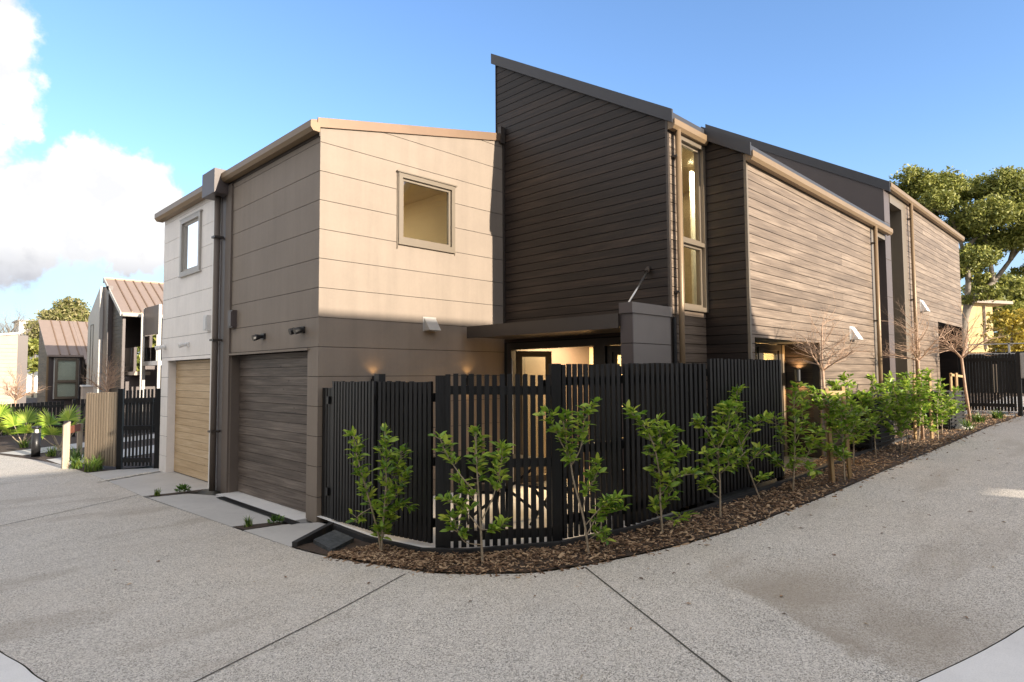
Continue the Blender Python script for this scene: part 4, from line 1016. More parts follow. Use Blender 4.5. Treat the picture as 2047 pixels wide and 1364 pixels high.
me = bpy.data.meshes.new('rock'); bm.to_mesh(me); bm.free(); me.materials.append(MT['pebble']); piece('boulder', me, rk, (15.6, 2.62, .62))

# small plants
def blades(name, base, n, ln, label, mat, spread=1., w=.012, cat='plant', grp=None, droop=1.):
    t = thing(name, label, cat, base, grp); V = []; F = []
    for i in range(n):
        az = random.uniform(0, 6.283); L_ = ln * random.uniform(.55, 1.1); o = Vector((random.gauss(0, .03), random.gauss(0, .03), 0)) * (ln * 5); h = Vector((math.cos(az), math.sin(az), 0)); sd = Vector((-h.y, h.x, 0)); k = len(V)
        lean = random.uniform(.15, .9) * spread
        for j in range(5):
            f = j / 4; p = Vector(base) + o + h * (L_ * lean * f ** 1.4) + Vector((0, 0, L_ * (f - .42 * droop * lean * f * f))); ww = w * (1 - f) ** .6 + .001
            V += [tuple(p - sd * ww), tuple(p + sd * ww)]
        F += [(k + 2 * j, k + 2 * j + 1, k + 2 * j + 3, k + 2 * j + 2) for j in range(4)]
    npmesh('blades', V, F, mat, t, kind='stuff'); return t
def rosette(base, r, n, label, mat):
    t = thing('low_plant', label, 'plant', base, 'low plants in the driveway strips'); V = []; F = []
    for i in range(n):
        az = random.uniform(0, 6.283); el = random.uniform(.15, 1.3); d = Vector((math.cos(az) * math.cos(el), math.sin(az) * math.cos(el), math.sin(el))); p = Vector(base) + d * (r * random.uniform(.3, 1.)); M = leafframe(d + Vector((0, 0, .2)), random.uniform(-.6, .6)) * (r * random.uniform(.35, .6)); k = len(V)
        for v in ((0, 0, 0), (.5, -.28, .05), (.5, .28, .05), (1, 0, -.1)): V.append(tuple(p + M @ Vector(v)))
        F.append((k, k + 1, k + 3, k + 2))
    npmesh('foliage', V, F, mat, t, kind='stuff'); return t
blades('grass_tuft', (3.07, 7.42, .015), 60, .13, 'small grassy tuft in the strip before the dark garage', MT['flax'], .7, .004)
rosette((3.35, 7.30, .02), .085, 130, 'low leafy plant in the strip near the gate path', MT['succ'])
blades('grass_tuft', (2.93, 10.30, .015), 50, .12, 'small grassy tuft in the strip between the two driveways', MT['flax'], .7, .004)
rosette((3.27, 10.27, .02), .10, 130, 'low leafy plant in the strip between the two driveways', MT['succ'])
for i, (x, y, l, w, lb) in enumerate([(2.84, 13.95, .36, .011, 'yellow green grassy clump at the foot of the brown fence'), (2.98, 14.25, .34, .012, 'dark green grassy clump against the brown fence'), (2.72, 14.6, .30, .012, 'bright yellow grassy clump beside the timber post'), (2.62, 20.0, .3, .012, 'low grassy clump beside the far left palm'), (2.75, 17.3, .3, .012, 'grassy clump behind the bollard light'), (2.95, 16.0, .42, .014, 'broad grassy clump behind the timber post')]):
    blades('flax_clump', (x, y, 0), 55, l, lb, MT['flax'], 1.2, w * .8)
for i, (x, y, lb) in enumerate([(15.5, 2.55, 'low grassy clump by the pale rock'), (17.2, 2.6, 'low grassy clump under the farthest bare tree'), (18.4, 2.45, 'low grassy clump beside the far gate')]): blades('flax_clump', (x, y, gz(x)), 70, .28, lb, MT['flax'], 1.3, .012)
def pebbles():
    n = 240; V = []; F = []
    for i in range(n):
        f = random.random(); p = Vector((2.62, 12.40, .016)).lerp(Vector((3.50, 12.82, .02)), f) + Vector((random.gauss(0, .02), random.gauss(0, .035), 0)); r = random.uniform(.008, .02); k = len(V)
        for v in ((1, 0, 0), (-1, 0, 0), (0, 1, 0), (0, -1, 0), (0, 0, .7), (0, 0, -.7)): V.append(tuple(p + Vector(v) * r))
        F += [(k, k + 2, k + 4), (k + 2, k + 1, k + 4), (k + 1, k + 3, k + 4), (k + 3, k, k + 4)]
    npmesh('pebble_strip', V, F, MT['pebble'], label='line of pale pebbles across the concrete beside the cedar garage', cat='pebbles', kind='stuff')
pebbles()
# fallen leaves and twigs on the lane
random.seed(4)
for i, (x, y, rz, sx, sy, lb) in enumerate([(2.9, 2.35, .4, .09, .012, 'thin brown twig lying on the lane in front of the gate'), (3.9, 2.55, 1.9, .07, .012, 'small dry leaf on the lane nearest the mulch'), (9.6, 1.9, .3, .07, .03, 'dark fallen leaf on the lane below the staked shrubs'), (7.6, 1.0, 1., .05, .03, 'dark fallen leaf in the middle of the right lane'), (6.2, .9, 1., .035, .03, 'small dark leaf on the lane near the kerb'), (4.6, 1.35, 1.6, .04, .02, 'small dark leaf on the stained part of the lane')]):
    t = thing('fallen_leaf', lb, 'leaf', (x, y, gz(x) + .004)); MB().add([(x + a * math.cos(rz) - b * math.sin(rz), y + a * math.sin(rz) + b * math.cos(rz), gz(x) + c) for a, b, c in ((-sx / 2, 0, .006), (0, -sy / 2, .014), (sx / 2, 0, .008), (0, sy / 2, .016))], [(0, 1, 2, 3)]).build('blade', MT['stem'], t)

def litter():
    n = 110; x = RNG.uniform(1.2, 14, n); y = np.interp(x, [1, 2.9, 3.5, 4.9, 8, 14], [8, 5.6, 4.0, 3.0, 2.5, 2.3]) - RNG.gamma(1.3, .55, n); V = []; F = []
    for a, b in zip(x, y):
        z = gz(a) + .004; L_ = RNG.uniform(.008, .035); w = L_ * RNG.uniform(.15, .5); th = RNG.random() * 6.28; c, s_ = math.cos(th), math.sin(th); k = len(V)
        V += [(a + u * c - v * s_, b + u * s_ + v * c, z + h) for u, v, h in ((-L_, 0, .001), (0, -w, .006), (L_, 0, .003), (0, w, .008))]; F.append((k, k + 1, k + 2, k + 3))
    npmesh('leaf_litter', V, F, MT['chips'], label='scattered dry leaf bits and bark crumbs on the lane', cat='litter', kind='stuff')
litter()
# courtyard table and chairs
tb = thing('garden_table', 'black metal courtyard table seen through the gate slats', 'table', (5.25, 5.35, .085))
MB().box(4.9, 5.6, 5.0, 5.7, .74, .77).build('table_top', MT['black'], tb)
for a, b in (((4.95, 5.05), (5.55, 5.65)), ((5.55, 5.05), (4.95, 5.65))): MB().beam((*a, .09), (*b, .74), .03, .03).build('leg', MT['black'], tb); MB().beam((*b, .09), (*a, .74), .03, .03).build('leg', MT['black'], tb)
def chair(x, y, rz, label):
    t = thing('garden_chair', label, 'chair', (x, y, .085), 'chairs at the courtyard table'); c, s = math.cos(rz), math.sin(rz)
    Q = lambda u, v, z: (x + u * c - v * s, y + u * s + v * c, z)
    MB().hexa([Q(-.2, -.2, .5), Q(.2, -.2, .5), Q(.2, .2, .5), Q(-.2, .2, .5)], [Q(-.2, -.2, .53), Q(.2, -.2, .53), Q(.2, .2, .53), Q(-.2, .2, .53)]).build('seat', MT['black'], t)
    MB().hexa([Q(-.2, .18, .62), Q(.2, .18, .62), Q(.2, .21, .62), Q(-.2, .21, .62)], [Q(-.2, .22, .9), Q(.2, .22, .9), Q(.2, .25, .9), Q(-.2, .25, .9)]).build('backrest', MT['black'], t)
    for u in (-.18, .18):
        MB().beam(Q(u, -.2, .09), Q(u, .18, .62), .025, .025).build('leg', MT['black'], t); MB().beam(Q(u, .22, .09), Q(u, -.15, .5), .025, .025).build('leg', MT['black'], t)
chair(4.65, 5.15, 2.2, 'black folding chair left of the courtyard table'); chair(5.35, 4.7, 3.3, 'black folding chair near the gate post')

# ------------------------------------------------------------------ left background
lg = thing('batten_gate', 'black slatted gate beside the pale house wall', 'gate', (3.5, 13.66, .0))
fence_run(lg, (3.33, 13.83), (3.74, 13.52), .06, .05, 1.50, 1.52, .062, .034, .022, (.08, .5, .86))
post(lg, 3.27, 13.87, 0, 1.53, .085, -.6, 'gate_post'); post(lg, 3.85, 13.43, 0, 1.53, .17, -.6, 'gate_post')
bf = thing('brown_fence', 'sunlit brown batten fence panel next to the left gate', 'fence', (3.05, 14.3, 0))
fence_run(bf, (3.21, 13.86), (2.895, 14.82), .06, .06, 1.47, 1.44, .085, .06, .04, (.1, .88), me=UBB)
post(bf, 2.93, 14.86, 0, 1.46, .06)
df = thing('batten_fence', 'low black batten fence behind the palms at far left', 'fence', (3.2, 23.9, 0))
UBL = unitbox('tall_batten', MT['blackpaint'])
fence_run(df, (1.4, 24.3), (4.1, 24.0), .03, .03, .92, 1.02, .1, .09, .03, (.2, .85), me=UBL)
fence_run(df, (4.15, 22.0), (6.2, 21.8), .03, .03, 1.12, 1.12, .095, .085, .03, (.2, .85), me=UBL)
post(df, 4.1, 22.6, 0, 1.1)
bl = thing('bollard_light', 'black bollard light with white lens beside the lane', 'bollard', (2.5, 17.55, 0))
MB().tube([(2.5, 17.55, -.02), (2.5, 17.55, .52)], .085, 18).build('post', MT['black'], bl, smooth=True); MB().tube([(2.5, 17.55, .52), (2.5, 17.55, .62)], [.05, .03], 16).build('lens', MT['white'], bl, smooth=True)
for k in range(3): MB().beam((2.5 + .075 * math.cos(k * 2.1), 17.55 + .075 * math.sin(k * 2.1), .52), (2.5 + .075 * math.cos(k * 2.1), 17.55 + .075 * math.sin(k * 2.1), .62), .012, .012, (1, 0, 0)).build('strut', MT['black'], bl)
MB().tube([(2.5, 17.55, .62), (2.5, 17.55, .67)], .09, 18).build('cap', MT['black'], bl, smooth=True)
tp = thing('timber_post', 'pale timber post with slanted top carrying a rusty steel panel', 'post', (2.57, 14.8, 0))
MB().add([(2.52, 14.75, -.02), (2.63, 14.75, -.02), (2.63, 14.86, -.02), (2.52, 14.86, -.02), (2.52, 14.75, .83), (2.63, 14.75, .9), (2.63, 14.86, .9), (2.52, 14.86, .83)], [(0, 3, 2, 1), (4, 5, 6, 7), (0, 1, 5, 4), (1, 2, 6, 5), (2, 3, 7, 6), (3, 0, 4, 7)]).build('front_post', MT['postwood'], tp)
MB().beam((3.10, 16.4, -.02), (3.10, 16.4, .75), .09, .09, (1, 0, 0)).build('rear_post', MT['postwood'], tp)
MB().hexa([(2.63, 14.86, .66), (3.08, 16.36, .60), (3.10, 16.355, .60), (2.65, 14.855, .66)], [(2.63, 14.86, .80), (3.08, 16.36, .75), (3.10, 16.355, .75), (2.65, 14.855, .80)]).build('rusty_panel', MT['rust'], tp)
def palm(base, fronds, label, seed):
    random.seed(seed); t = thing('fan_palm', label, 'palm', base, 'young fan palms in the left garden')
    MB().tube([base, (base[0], base[1], .12)], [.07, .05], 8).build('trunk', MT['stem'], t)
    for az, el, L_, fr in fronds:
        d = Vector((math.cos(az) * math.cos(el), math.sin(az) * math.cos(el), math.sin(el))); b = Vector(base) + Vector((0, 0, .05)); tip = b + d * L_; mb = MB(); mb.tube([b, b.lerp(tip, .5) + Vector((0, 0, -.02)), tip], [.018, .012, .008], 5); st = mb.build('frond_stalk', MT['stem'], t)
        sd = d.cross(Vector((0, 0, 1))).normalized(); up = sd.cross(d); V = []; F = []; n = 30
        for i in range(n):
            a = math.radians(-95 + 190 * i / (n - 1)); ld_ = (d * math.cos(a) + sd * math.sin(a) + up * random.uniform(-.05, .12)).normalized(); l2 = fr * random.uniform(.88, 1.08) * (1 - .2 * abs(i - n / 2) / (n / 2)); w = ld_.cross(up).normalized() * .016; k = len(V)
            p1 = tip + ld_ * l2 * .5 + up * .02; p2 = tip + ld_ * l2 - Vector((0, 0, .10 * l2)); V += [tuple(tip - w * .4), tuple(tip + w * .4), tuple(p1 + w * 1.1), tuple(p1 - w * 1.1), tuple(p2)]
            F += [(k, k + 1, k + 2, k + 3), (k + 3, k + 2, k + 4, k + 4)]
        mb = MB(); mb.v = V; mb.f = [tuple(dict.fromkeys(f)) for f in F]; mb.build('frond', MT['palm'], st)
palm((3.10, 18.5, 0), [(2.4, 1.15, .62, .5), (-.3, .95, .6, .5), (.6, 1.25, .7, .5), (-1.2, .9, .5, .42), (2.9, .7, .45, .42), (3.9, .9, .45, .4)], 'young fan palm with tall fronds behind the timber post', 3)
palm((2.6, 20.1, 0), [(2.3, 1.1, .55, .5), (-.5, 1.0, .55, .5), (1.2, 1.2, .6, .5), (-1.5, .8, .45, .45), (3.4, .8, .45, .45)], 'young fan palm left of the bollard light', 4)
palm((2.15, 21.6, 0), [(2.3, 1.1, .6, .5), (-.5, 1.0, .6, .5), (1.0, 1.2, .7, .5), (-1.5, .8, .5, .45), (3.6, .8, .5, .45)], 'young fan palm at the left edge of the photo', 5)

# house B
B = thing('background_house', 'dark house with tan seamed metal roof and glass balcony behind the left gate', 'house', (8.5, 36, 0))
bz = lambda y: 4.93 + .59 * (y - 35.3)
mb = MB(); mb.prism([(35.3, 0), (38.4, 0), (38.4, bz(38.4)), (35.3, bz(35.3))], lambda u, z: (8.3, u, z), lambda u, z: (8.42, u, z)); mb.build('gable_wall', MT['fin'], B)
k = 0
while .3 + k * .2 < 6.6:
    z = .3 + k * .2; y0 = max(35.34, 35.3 + (z + .19 - 4.93) / .59)
    if y0 < 37.2: MB().box(8.28, 8.30, y0, 37.25, z, z + .185).build('board', MT['timber'], B)
    k += 1
MB().box(8.1, 8.3, 37.3, 38.35, 0, 6.45).build('reveal', MT['fin'], B)
mb = MB(); mb.prism([(38.36, 0), (40.9, 0), (40.9, 5.0), (38.36, 6.5)], lambda u, z: (7.95, u, z), lambda u, z: (8.3, u, z)); mb.build('pale_fin', MT['greybox'], B)
window(B, 'x', 7.95, 39.6, 40.2, 1.0, 4.6, MT['frame_dark'], .05, -.02, .1, gl='glass_r')
MB().hexa([(8.15, 35.1, bz(35.1)), (18, 35.1, bz(35.1)), (18, 38.5, bz(38.5)), (8.15, 38.5, bz(38.5))], [(8.15, 35.1, bz(35.1) + .12), (18, 35.1, bz(35.1) + .12), (18, 38.5, bz(38.5) + .12), (8.15, 38.5, bz(38.5) + .12)]).build('roof', MT['metalroof'], B)
for k in range(16):
    x = 8.62 + k * .42; MB().hexa([(x, 35.1, bz(35.1) + .121), (x + .05, 35.1, bz(35.1) + .121), (x + .05, 38.45, bz(38.45) + .121), (x, 38.45, bz(38.45) + .121)], [(x, 35.1, bz(35.1) + .18), (x + .05, 35.1, bz(35.1) + .18), (x + .05, 38.45, bz(38.45) + .18), (x, 38.45, bz(38.45) + .18)]).build('roof_seam', MT['brown_cap'], B)
MB().hexa([(8.1, 34.98, bz(34.98)), (8.149, 34.98, bz(34.98)), (8.149, 38.5, bz(38.5)), (8.1, 38.5, bz(38.5))], [(8.1, 34.98, bz(34.98) + .2), (8.149, 34.98, bz(34.98) + .2), (8.149, 38.5, bz(38.5) + .2), (8.1, 38.5, bz(38.5) + .2)]).build('barge_cap', MT['greybox'], B)
MB().box(8.1, 18, 38.5, 38.56, bz(38.5) - .1, bz(38.5) + .2).build('ridge_cap', MT['brown_cap'], B)
gutter(B, (8.2, 35.05, 4.72), (14, 35.05, 4.72), .12, .14, MT['greybox'])
MB().box(8.42, 18, 38.28, 38.36, 0, 6.3).build('rear_wall', MT['fin'], B); MB().box(9.35, 18, 35.46, 36.0, 0, 5.0).build('balcony_wall', MT['fin'], B)
MB().box(9.32, 9.35, 35.5, 36.0, 2.2, 4.4).build('balcony_door', MT['frame_dark'], B)
MB().box(8.6, 9.3, 34.3, 36.7, 1.85, 2.02).build('balcony_slab', MT['palewall'], B); MB().box(8.95, 10.2, 31.9, 34.25, 2.3, 2.5).build('balcony_slab', MT['white'], B)
MB().box(8.95, 9.03, 31.95, 34.2, 3.76, 5.1).build('balcony_screen', MT['fin'], B)
for y in (31.86, 34.22): MB().box(8.93, 9.05, y, y + .07, .1, 5.1).build('balcony_post', MT['greybox'], B)
for y in (31.96, 33.1): MB().box(8.96, 8.98, y, y + 1.1, 2.5, 3.72).build('balustrade_glass', MT['glass_r'], B)
for y in (33.4, 35.0): MB().box(8.62, 8.64, y, y + 1.55, 2.02, 3.2).build('balustrade_glass', MT['glass_r'], B)
MB().box(8.6, 8.66, 33.3, 33.38, .1, 4.75).build('balcony_post', MT['greybox'], B)
MB().box(10.1, 18, 31.9, 35.2, 0, 5.0).build('ground_wall', MT['fin'], B); MB().box(8.43, 18, 35.35, 35.45, 0, 1.8).build('ground_wall', MT['fin'], B)
# house C
Cc = thing('background_house', 'farther dark house with tan seamed roof and tall window at far left', 'house', (8, 50, -.2))
cz = lambda y: 3.2 + .66 * (y - 48.6); gx = 7.4
mb = MB(); mb.prism([(48.6, -.2), (52, -.2), (52, cz(52)), (48.6, cz(48.6))], lambda u, z: (gx, u, z), lambda u, z: (gx + .15, u, z)); mb.build('gable_wall', MT['fin'], Cc)
for k in range(26):
    z = .0 + k * .2; y0 = max(48.65, 48.6 + (z + .19 - 3.2) / .66)
    if y0 < 51.6: MB().box(gx - .02, gx, y0, 51.9, z, z + .185).build('board', MT['timber_lit'], Cc)
def cslab(x0, x1, y0, y1, a, b, nm, mt): MB().hexa([(x0, y0, cz(y0) + a), (x1, y0, cz(y0) + a), (x1, y1, cz(y1) + a), (x0, y1, cz(y1) + a)], [(x0, y0, cz(y0) + b), (x1, y0, cz(y0) + b), (x1, y1, cz(y1) + b), (x0, y1, cz(y1) + b)]).build(nm, mt, Cc)
cslab(gx - .1, 9.2, 48.4, 52.1, .0, .12, 'roof', MT['metalroof']); cslab(9.21, 14.5, 47.6, 52.1, .0, .12, 'roof', MT['metalroof'])
for k in range(13):
    x = gx + .55 + k * .5; cslab(x, x + .06, 48.4, 52.05, .121, .18, 'roof_seam', MT['brown_cap'])
MB().box(gx + .15, 9.2, 48.7, 48.8, -.2, 3.15).build('front_wall', MT['fin'], Cc); MB().box(9.2, 14.5, 47.9, 48.0, -.2, 2.7).build('front_wall', MT['timber'], Cc); MB().box(9.15, 9.25, 47.9, 48.7, -.2, 2.9).build('return_wall', MT['timber'], Cc)
window(Cc, 'y', 48.55, gx + .35, 9.0, .4, 3.0, MT['frame'], .1, -.03, .06, bars=(1.5,))
MB().box(gx + .3, 9.05, 48.66, 48.69, .4, 3.0).build('bright_backing', MT['curtain'], Cc)  # pale sheet added behind the glass to make the window look bright

MB().tube([(gx - .05, 48.5, -.2), (gx - .05, 48.5, 3.1)], .06, 8).build('downpipe', MT['bronze'], Cc)
MB().box(gx, 14.5, 52.1, 52.2, -.2, cz(52.1)).build('rear_wall', MT['fin'], Cc)
pw = thing('boundary_house', 'long pale timber clad building at the left edge, sunlit', 'house', (2, 42, 0))
mb = MB(); mb.prism([(-6, 0), (5.05, 0), (5.05, 4.05), (-6, 2.6)], lambda u, z: (u, 42, z), lambda u, z: (u, 43.4, z)); mb.build('wall', MT['palewall'], pw)
for k in range(18):
    z = .1 + k * .2
    poly = [(-6, z), (5.03, z), (5.03, z + .19), (-6, z + .19)]; poly = clip(poly, -1.55 / 11.75, 1, 2.58 + 1.55 / 11.75 * 6)
    if len(poly) > 2: mb = MB(); mb.prism(poly, lambda u, z: (u, 41.97, z), lambda u, z: (u, 42, z)); mb.build('board', MT['palewall'], pw)
MB().hexa([(-6.1, 41.9, 2.6), (5.15, 41.9, 4.07), (5.15, 43.4, 4.07), (-6.1, 43.4, 2.6)], [(-6.1, 41.9, 2.7), (5.15, 41.9, 4.17), (5.15, 43.4, 4.17), (-6.1, 43.4, 2.7)]).build('roof', MT['white'], pw)
MB().box(5.06, 5.5, 42.1, 43.3, 0, 4.0).build('end_reveal', MT['fin'], pw)
wh = thing('background_house', 'white gabled wall showing above the long pale building', 'house', (12, 93, 0))
MB().box(11.2, 16, 92.6, 97, 0, 8.4).build('wall', MT['white'], wh); MB().box(11.0, 16.2, 92.4, 97, 8.4, 8.55).build('roof', MT['greyroof'], wh)
for i, (x, y, z) in enumerate([(4.3, 26.0, 1.1)]): pass
lpst = thing('letterbox_pillar', 'pale square pillar showing above the dark fence left of the brown panel', 'pillar', (5.0, 25, 0)); MB().box(4.75, 5.05, 24.9, 25.2, 0, 1.45).build('pillar', MT['palewall'], lpst); MB().box(4.72, 5.08, 24.87, 25.23, 1.45, 1.5).build('cap', MT['white'], lpst)
bare_tree((4.35, 19.9, 0), 1.35, .5, .03, 'leafless tree behind the brown fence panel', (0, 0), 3, .7, 21, 'twig', 'leafless trees in the left gardens', .15)
bare_tree((3.3, 27.5, 0), 1.0, .55, .04, 'small leafless tree with pinkish twigs at far left', (0, 0), 3, .8, 23, 'twig', 'leafless trees in the left gardens', .1)
bare_tree((6.9, 64, 0), 3.4, 1.7, .12, 'tall leafless tree at the left edge behind the pale building', (0, 0), 4, .6, 25, 'bark', 'leafless trees in the left gardens', .25)

# ------------------------------------------------------------------ leafy trees
def cards(name, clumps, per, size, mat, parent, flat=.7):
    C_ = []; 
    for x, y, z, r in clumps:
        n = int(per * (r / 1.3) ** 2); sub = max(4, int(n / 26))
        sc = RNG.normal(0, 1, (sub, 3)); sc /= np.linalg.norm(sc, axis=1)[:, None]; sc *= (RNG.random((sub, 1)) ** .4) * r * np.array([1, 1, flat])
        w = RNG.integers(0, sub, n); p = sc[w] + RNG.normal(0, .17 * r, (n, 3)) * np.array([1, 1, .6]); C_.append(p + np.array((x, y, z)))
    C_ = np.concatenate(C_); n = len(C_); a = RNG.normal(0, 1, (n, 3)); a /= np.linalg.norm(a, axis=1)[:, None]; b = np.cross(a, RNG.normal(0, 1, (n, 3))); b /= np.linalg.norm(b, axis=1)[:, None]
    s = size * RNG.uniform(.5, 1.2, (n, 1)); V = np.stack([C_ - a * s, C_ - b * s * .45, C_ + a * s, C_ + b * s * .45], 1).reshape(-1, 3); F = np.arange(n * 4).reshape(-1, 4)
    return npmesh(name, V, F, mat, parent)
def limbs(lines, parent, mat='bark'):
    mb = MB()
    for pts, r0, r1 in lines:
        cr = crpts(pts, 5); mb.tube(cr, list(np.linspace(r0, r1, len(cr))), 9)
    return mb.build('trunk', MT[mat], parent, smooth=True)
bt = thing('evergreen_tree', 'large spreading evergreen tree with pale limbs behind the far house', 'tree', (43.6, 7.3, 1.2))
limbs([([(43.59, 7.34, .8), (43.6, 7.2, 3.4), (43.65, 7.1, 4.74), (43.96, 6.7, 5.93), (44.74, 5.86, 6.87), (45.4, 5.1, 8.15), (46.16, 4.23, 9.57)], .27, .07), ([(43.7, 7.05, 5.0), (43.75, 6.86, 7.02), (43.46, 6.99, 8.73), (42.9, 7.4, 10.6), (42.2, 8.1, 11.8)], .17, .04), ([(44.74, 5.86, 6.87), (44.5, 5.98, 8.7), (44.1, 6.2, 10.4), (43.8, 6.4, 12.)], .14, .04),
       ([(43.5, 7.0, 8.6), (44.3, 6.1, 10), (44.9, 5.4, 11.2)], .12, .04), ([(45.4, 5.1, 8.15), (45.6, 4.8, 9.6), (45.6, 4.7, 10.8)], .13, .04), ([(42.9, 7.4, 10.6), (41.6, 8.7, 11.6), (40.8, 9.4, 12.4)], .09, .03)], bt)
BT = [(40.601, 9.556, 12.607, 1.09), (41.698, 8.427, 13.026, 1.29), (42.811, 7.319, 12.96, 1.43), (44.037, 6.123, 12.579, 1.43), (44.884, 5.363, 11.431, 1.43), (43.489, 6.801, 10.872, 1.8), (41.852, 8.392, 11.456, 1.29), (42.936, 7.473, 9.308, 1.29), (44.158, 6.273, 9.013, 1.25), (45.514, 4.787, 10.713, 1.57), (45.99, 4.246, 11.565, 1.43), (43.504, 7.047, 7.449, .8), (44.813, 5.728, 7.581, .6), (46.4, 4.2, 8.3, .7), (46.766, 3.624, 9.562, 1.6)]
random.seed(8)
cl = []
for x, y, z, r in BT:
    for k in range(5):
        o = random.uniform(-2, 2) if k else 0; cl.append((x + o * S2 + random.gauss(0, .5), y + o * S2 + random.gauss(0, .5), z + random.gauss(0, .4), r * random.uniform(.5, .85)))
cards('crown', [(a, b, c - .8, d * .95) for a, b, c, d in cl], 3300, .105, MT['crown'], bt, .62)
yb = thing('yellow_shrub', 'bright yellow leaved shrub beyond the far gate', 'shrub', (40.4, 4.7, 1.2))
limbs([([(40.4, 4.7, 1.0), (40.4, 4.7, 2.5), (40.5, 4.6, 4.2)], .1, .03)], yb); cards('crown', [(40.288, 4.85, 4.3, .8), (40.818, 4.301, 4.5, .7), (39.944, 5.229, 3.5, .6), (40.5, 4.6, 3.2, .9), (41.0, 4.1, 3.3, .8), (40.2, 5.0, 2.4, .8), (40.9, 4.2, 2.3, .8)], 1500, .11, MT['crown_y'], yb)
dt = thing('evergreen_tree', 'darker round evergreen tree behind the cream house', 'tree', (62, 8, 1.2))
limbs([([(62, 7.8, 1), (62.1, 7.7, 5), (62.4, 7.5, 8)], .25, .08)], dt); cards('crown', [(61.459, 8.872, 8.073, 1.3), (62.849, 7.453, 8.458, 1.6), (63.851, 6.496, 7.855, 1.6), (62.5, 7.6, 6.4, 1.8), (64.2, 6.0, 6.2, 1.7), (63.0, 7.2, 4.6, 1.8), (61.5, 8.6, 6.0, 1.4)], 1500, .2, MT['crown'], dt)
ptree = thing('leafy_tree', 'pale green round topped tree behind the farther left house', 'tree', (14.4, 84, 0))
limbs([([(14.4, 84, 0), (14.4, 84, 4), (14.4, 84.1, 7.5)], .3, .1)], ptree); cards('crown', [(14.432, 84.219, 7.9, 2.0), (13.3, 85.2, 8.3, 1.4), (15.5, 83.2, 8.3, 1.4), (14.6, 84.1, 9.4, 1.5), (12.4, 86, 7.0, 1.5), (16.4, 82.4, 7.2, 1.5), (14.2, 84.3, 6, 2.2)], 2200, .2, MT['crown_p'], ptree)
gs = thing('leafy_bush', 'small green bush beside the white gabled wall', 'bush', (10.6, 70, 0))
cards('crown', [(9.6, 70, 4.9, .8), (9.8, 70, 4.1, .9), (9.6, 70, 3.0, 1.0)], 900, .25, MT['crown'], gs); limbs([([(9.6, 70, 0), (9.6, 70, 2), (9.7, 70, 4)], .1, .04)], gs)
# greenery across the lane, beyond the frame, mirrored in the glass
for i, (x, y, h) in enumerate([(.6, 60, 7.), (-4.5, 68, 8.5), (-9, 62, 7.)]):
    tt = thing('roundish_tree', ['round green tree beyond the end of the lane, nearest the pale building', 'tallest round tree beyond the end of the lane, between two others', 'round green tree beyond the end of the lane, farthest from the pale building'][i], 'tree', (x, y, 0), 'trees beyond the end of the lane')
    limbs([([(x, y, -.1), (x, y, h * .5), (x + .1, y, h * .8)], .2, .06)], tt); cards('crown', [(x, y, h * .7, 2.), (x + 1.3, y + .5, h * .5, 1.8), (x - 1.5, y - .4, h * .5, 1.9), (x, y, h * .85, 1.4), (x + .3, y, h * .3, 1.8)], 500, .3, MT['crown'], tt)

# ------------------------------------------------------------------ right background
yh = thing('background_house', 'cream rendered house with pale roof edge at far right', 'house', (55, 8, 1))
mb = MB(); mb.prism([(0, 1), (2.1, 1), (2.1, 6.6), (0, 6.8)], lambda u, z: (54.3 + u * .75, 9.0 - u * .75, z), lambda u, z: (57.3 + u * .75, 12.0 - u * .75, z)); mb.build('wall', MT['yellowwall'], yh)
MB().hexa([(53.7, 9.0, 6.75), (56.4, 6.3, 6.55), (60.4, 10.3, 6.55), (57.7, 13, 6.75)], [(53.7, 9.0, 6.98), (56.4, 6.3, 6.75), (60.4, 10.3, 6.75), (57.7, 13, 6.98)]).build('roof', MT['palewall'], yh)
MB().beam((55.42, 7.82, 3.4), (55.42, 7.82, 6.5), .12, .12, (1, 0, 0)).build('downpipe', MT['palewall'], yh)
rfn = thing('dark_fence', 'dark boundary fence with pale top rail beyond the far gate', 'fence', (30, 3.5, .9))
ub2 = unitbox('fence_board', MT['blackpaint'])
for k in range(24): piece('fence_board', ub2, rfn, (30.0, 6.8 - k * .3, .9), 1.57, (.28, .04, 1.62 + random.uniform(-.01, .01)))
MB().box(29.9, 29.94, -.4, 7, 2.42, 2.47).build('top_rail', MT['greybox'], rfn)
for k in range(5): MB().box(29.9, 29.95, 6.5 - k * 1.5, 6.56 - k * 1.5, .9, 2.85).build('post', MT['greybox'], rfn)
MB().box(29.9, 29.94, -.4, 7, 2.80, 2.84).build('top_rail', MT['greybox'], rfn)
fg = thing('batten_gate', 'black batten gate closing the side path at far right', 'gate', (19.5, 2.6, .68))
fence_run(fg, (19.5, 3.3), (19.5, 2.20), .80, .80, 2.2, 2.2, .064, .052, .022, (.1, .9))
for dy in (0, .06): MB().box(19.455, 19.475, 2.55 + dy, 2.57 + dy, 1.25, 1.95).build('handle', MT['steel'], fg)
post(fg, 19.5, 2.14, .6, 2.22, .09, 0, 'gate_post')
rp = thing('batten_fence', 'short black fence return right of the far gate', 'fence', (19.7, 2.0, .68)); fence_run(rp, (19.62, 2.06), (20.6, 1.98), .72, .74, 2.15, 2.15, .09, .06, .022, (.1, .9))
mbx = thing('meter_box', 'grey wall box on the fence post at far right', 'box', (19.44, 2.02, 1.6)); MB().box(19.40, 19.55, 1.97, 2.09, 1.60, 2.2).build('case', MT['greybox'], mbx); MB().box(19.385, 19.40, 1.985, 2.075, 1.62, 2.18).build('door', MT['greybox'], mbx)
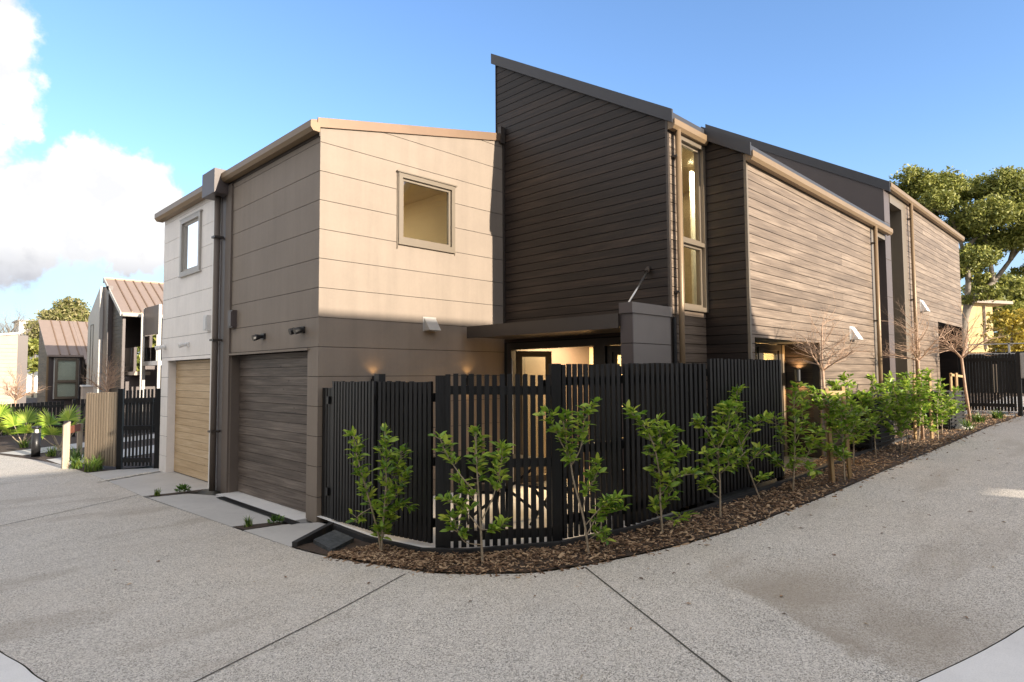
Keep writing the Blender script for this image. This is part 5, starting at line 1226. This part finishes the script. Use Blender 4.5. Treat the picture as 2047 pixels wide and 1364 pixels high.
npmesh('side_path', [(19.2, 2.24, .70), (19.2, 3.4, .70), (30, 3.4, .96), (30, 2.1, .96)], [(0, 1, 2, 3)], MT['concrete'], kind='structure')

# ------------------------------------------------------------------ house across the lane (outside the frame; its shade falls on the lane)
nh = thing('townhouse', 'stepped roof house across the lane that shades the lane and lower walls', 'house', (-3, -10, 0))
def ext(poly, y0, y1, nm, mat): mb = MB(); mb.prism(poly, lambda u, z: (u, y0, z), lambda u, z: (u, y1, z)); return mb.build(nm, mat, nh)
ext([(-16, -.1), (7.84, -.1), (7.84, 6.97), (4.85, 6.97), (4.85, 6.62), (-16, 6.62)], -13, -8, 'main_wall', MT['brick'])
ext([(7.841, -.1), (9.25, -.1), (9.25, 5.66), (8.885, 5.7), (8.66, 6.1), (7.841, 6.1)], -11, -8, 'shade_step', MT['brick'])  # block added in the outline of the stepped shadow on the timber wall
ext([(9.26, -.1), (9.47, -.1), (9.47, 4.62), (9.26, 4.62)], -8.5, -8, 'shade_wall', MT['brick']); ext([(9.472, 3.28), (9.95, 3.28), (9.95, 4.62), (9.472, 4.62)], -8.5, -8, 'shade_lintel', MT['brick']); ext([(9.952, -.1), (34, -.1), (34, 3.7), (13.2, 3.7), (13.2, 4.62), (9.952, 4.62)], -8.5, -8, 'shade_wall', MT['brick'])  # unseen wall shaped for the low shadow, its gap for the lit lane patch
for x in (-12, -8, -4, 0, 4): window(nh, 'y', -8.0, x, x + 1.2, 3.4, 5.0, MT['frame_dark'], .06, .0, .03, gl='glass_r')

nw = thing('townhouse', 'long unseen house added across the lane to darken the garage fronts', 'house', (-11, 8, 0))  # added out of view to block low sky and darken the garage side
mb = MB(); mb.prism([(-15, -.1), (-7, -.1), (-7, 5.2), (-15, 7.0)], lambda u, z: (u, -7.9, z), lambda u, z: (u, 22, z)); mb.build('wall', MT['brick'], nw)
MB().hexa([(-15.3, -7.95, 7.07), (-6.8, -7.95, 5.16), (-6.8, 22.2, 5.16), (-15.3, 22.2, 7.07)], [(-15.3, -7.95, 7.2), (-6.8, -7.95, 5.29), (-6.8, 22.2, 5.29), (-15.3, 22.2, 7.2)]).build('roof', MT['roofcap'], nw)
for y in (-4, 0, 4, 8, 12, 16): MB().box(-7, -6.96, y, y + 1.4, 3.2, 4.5).build('window', MT['frame_dark'], nw)
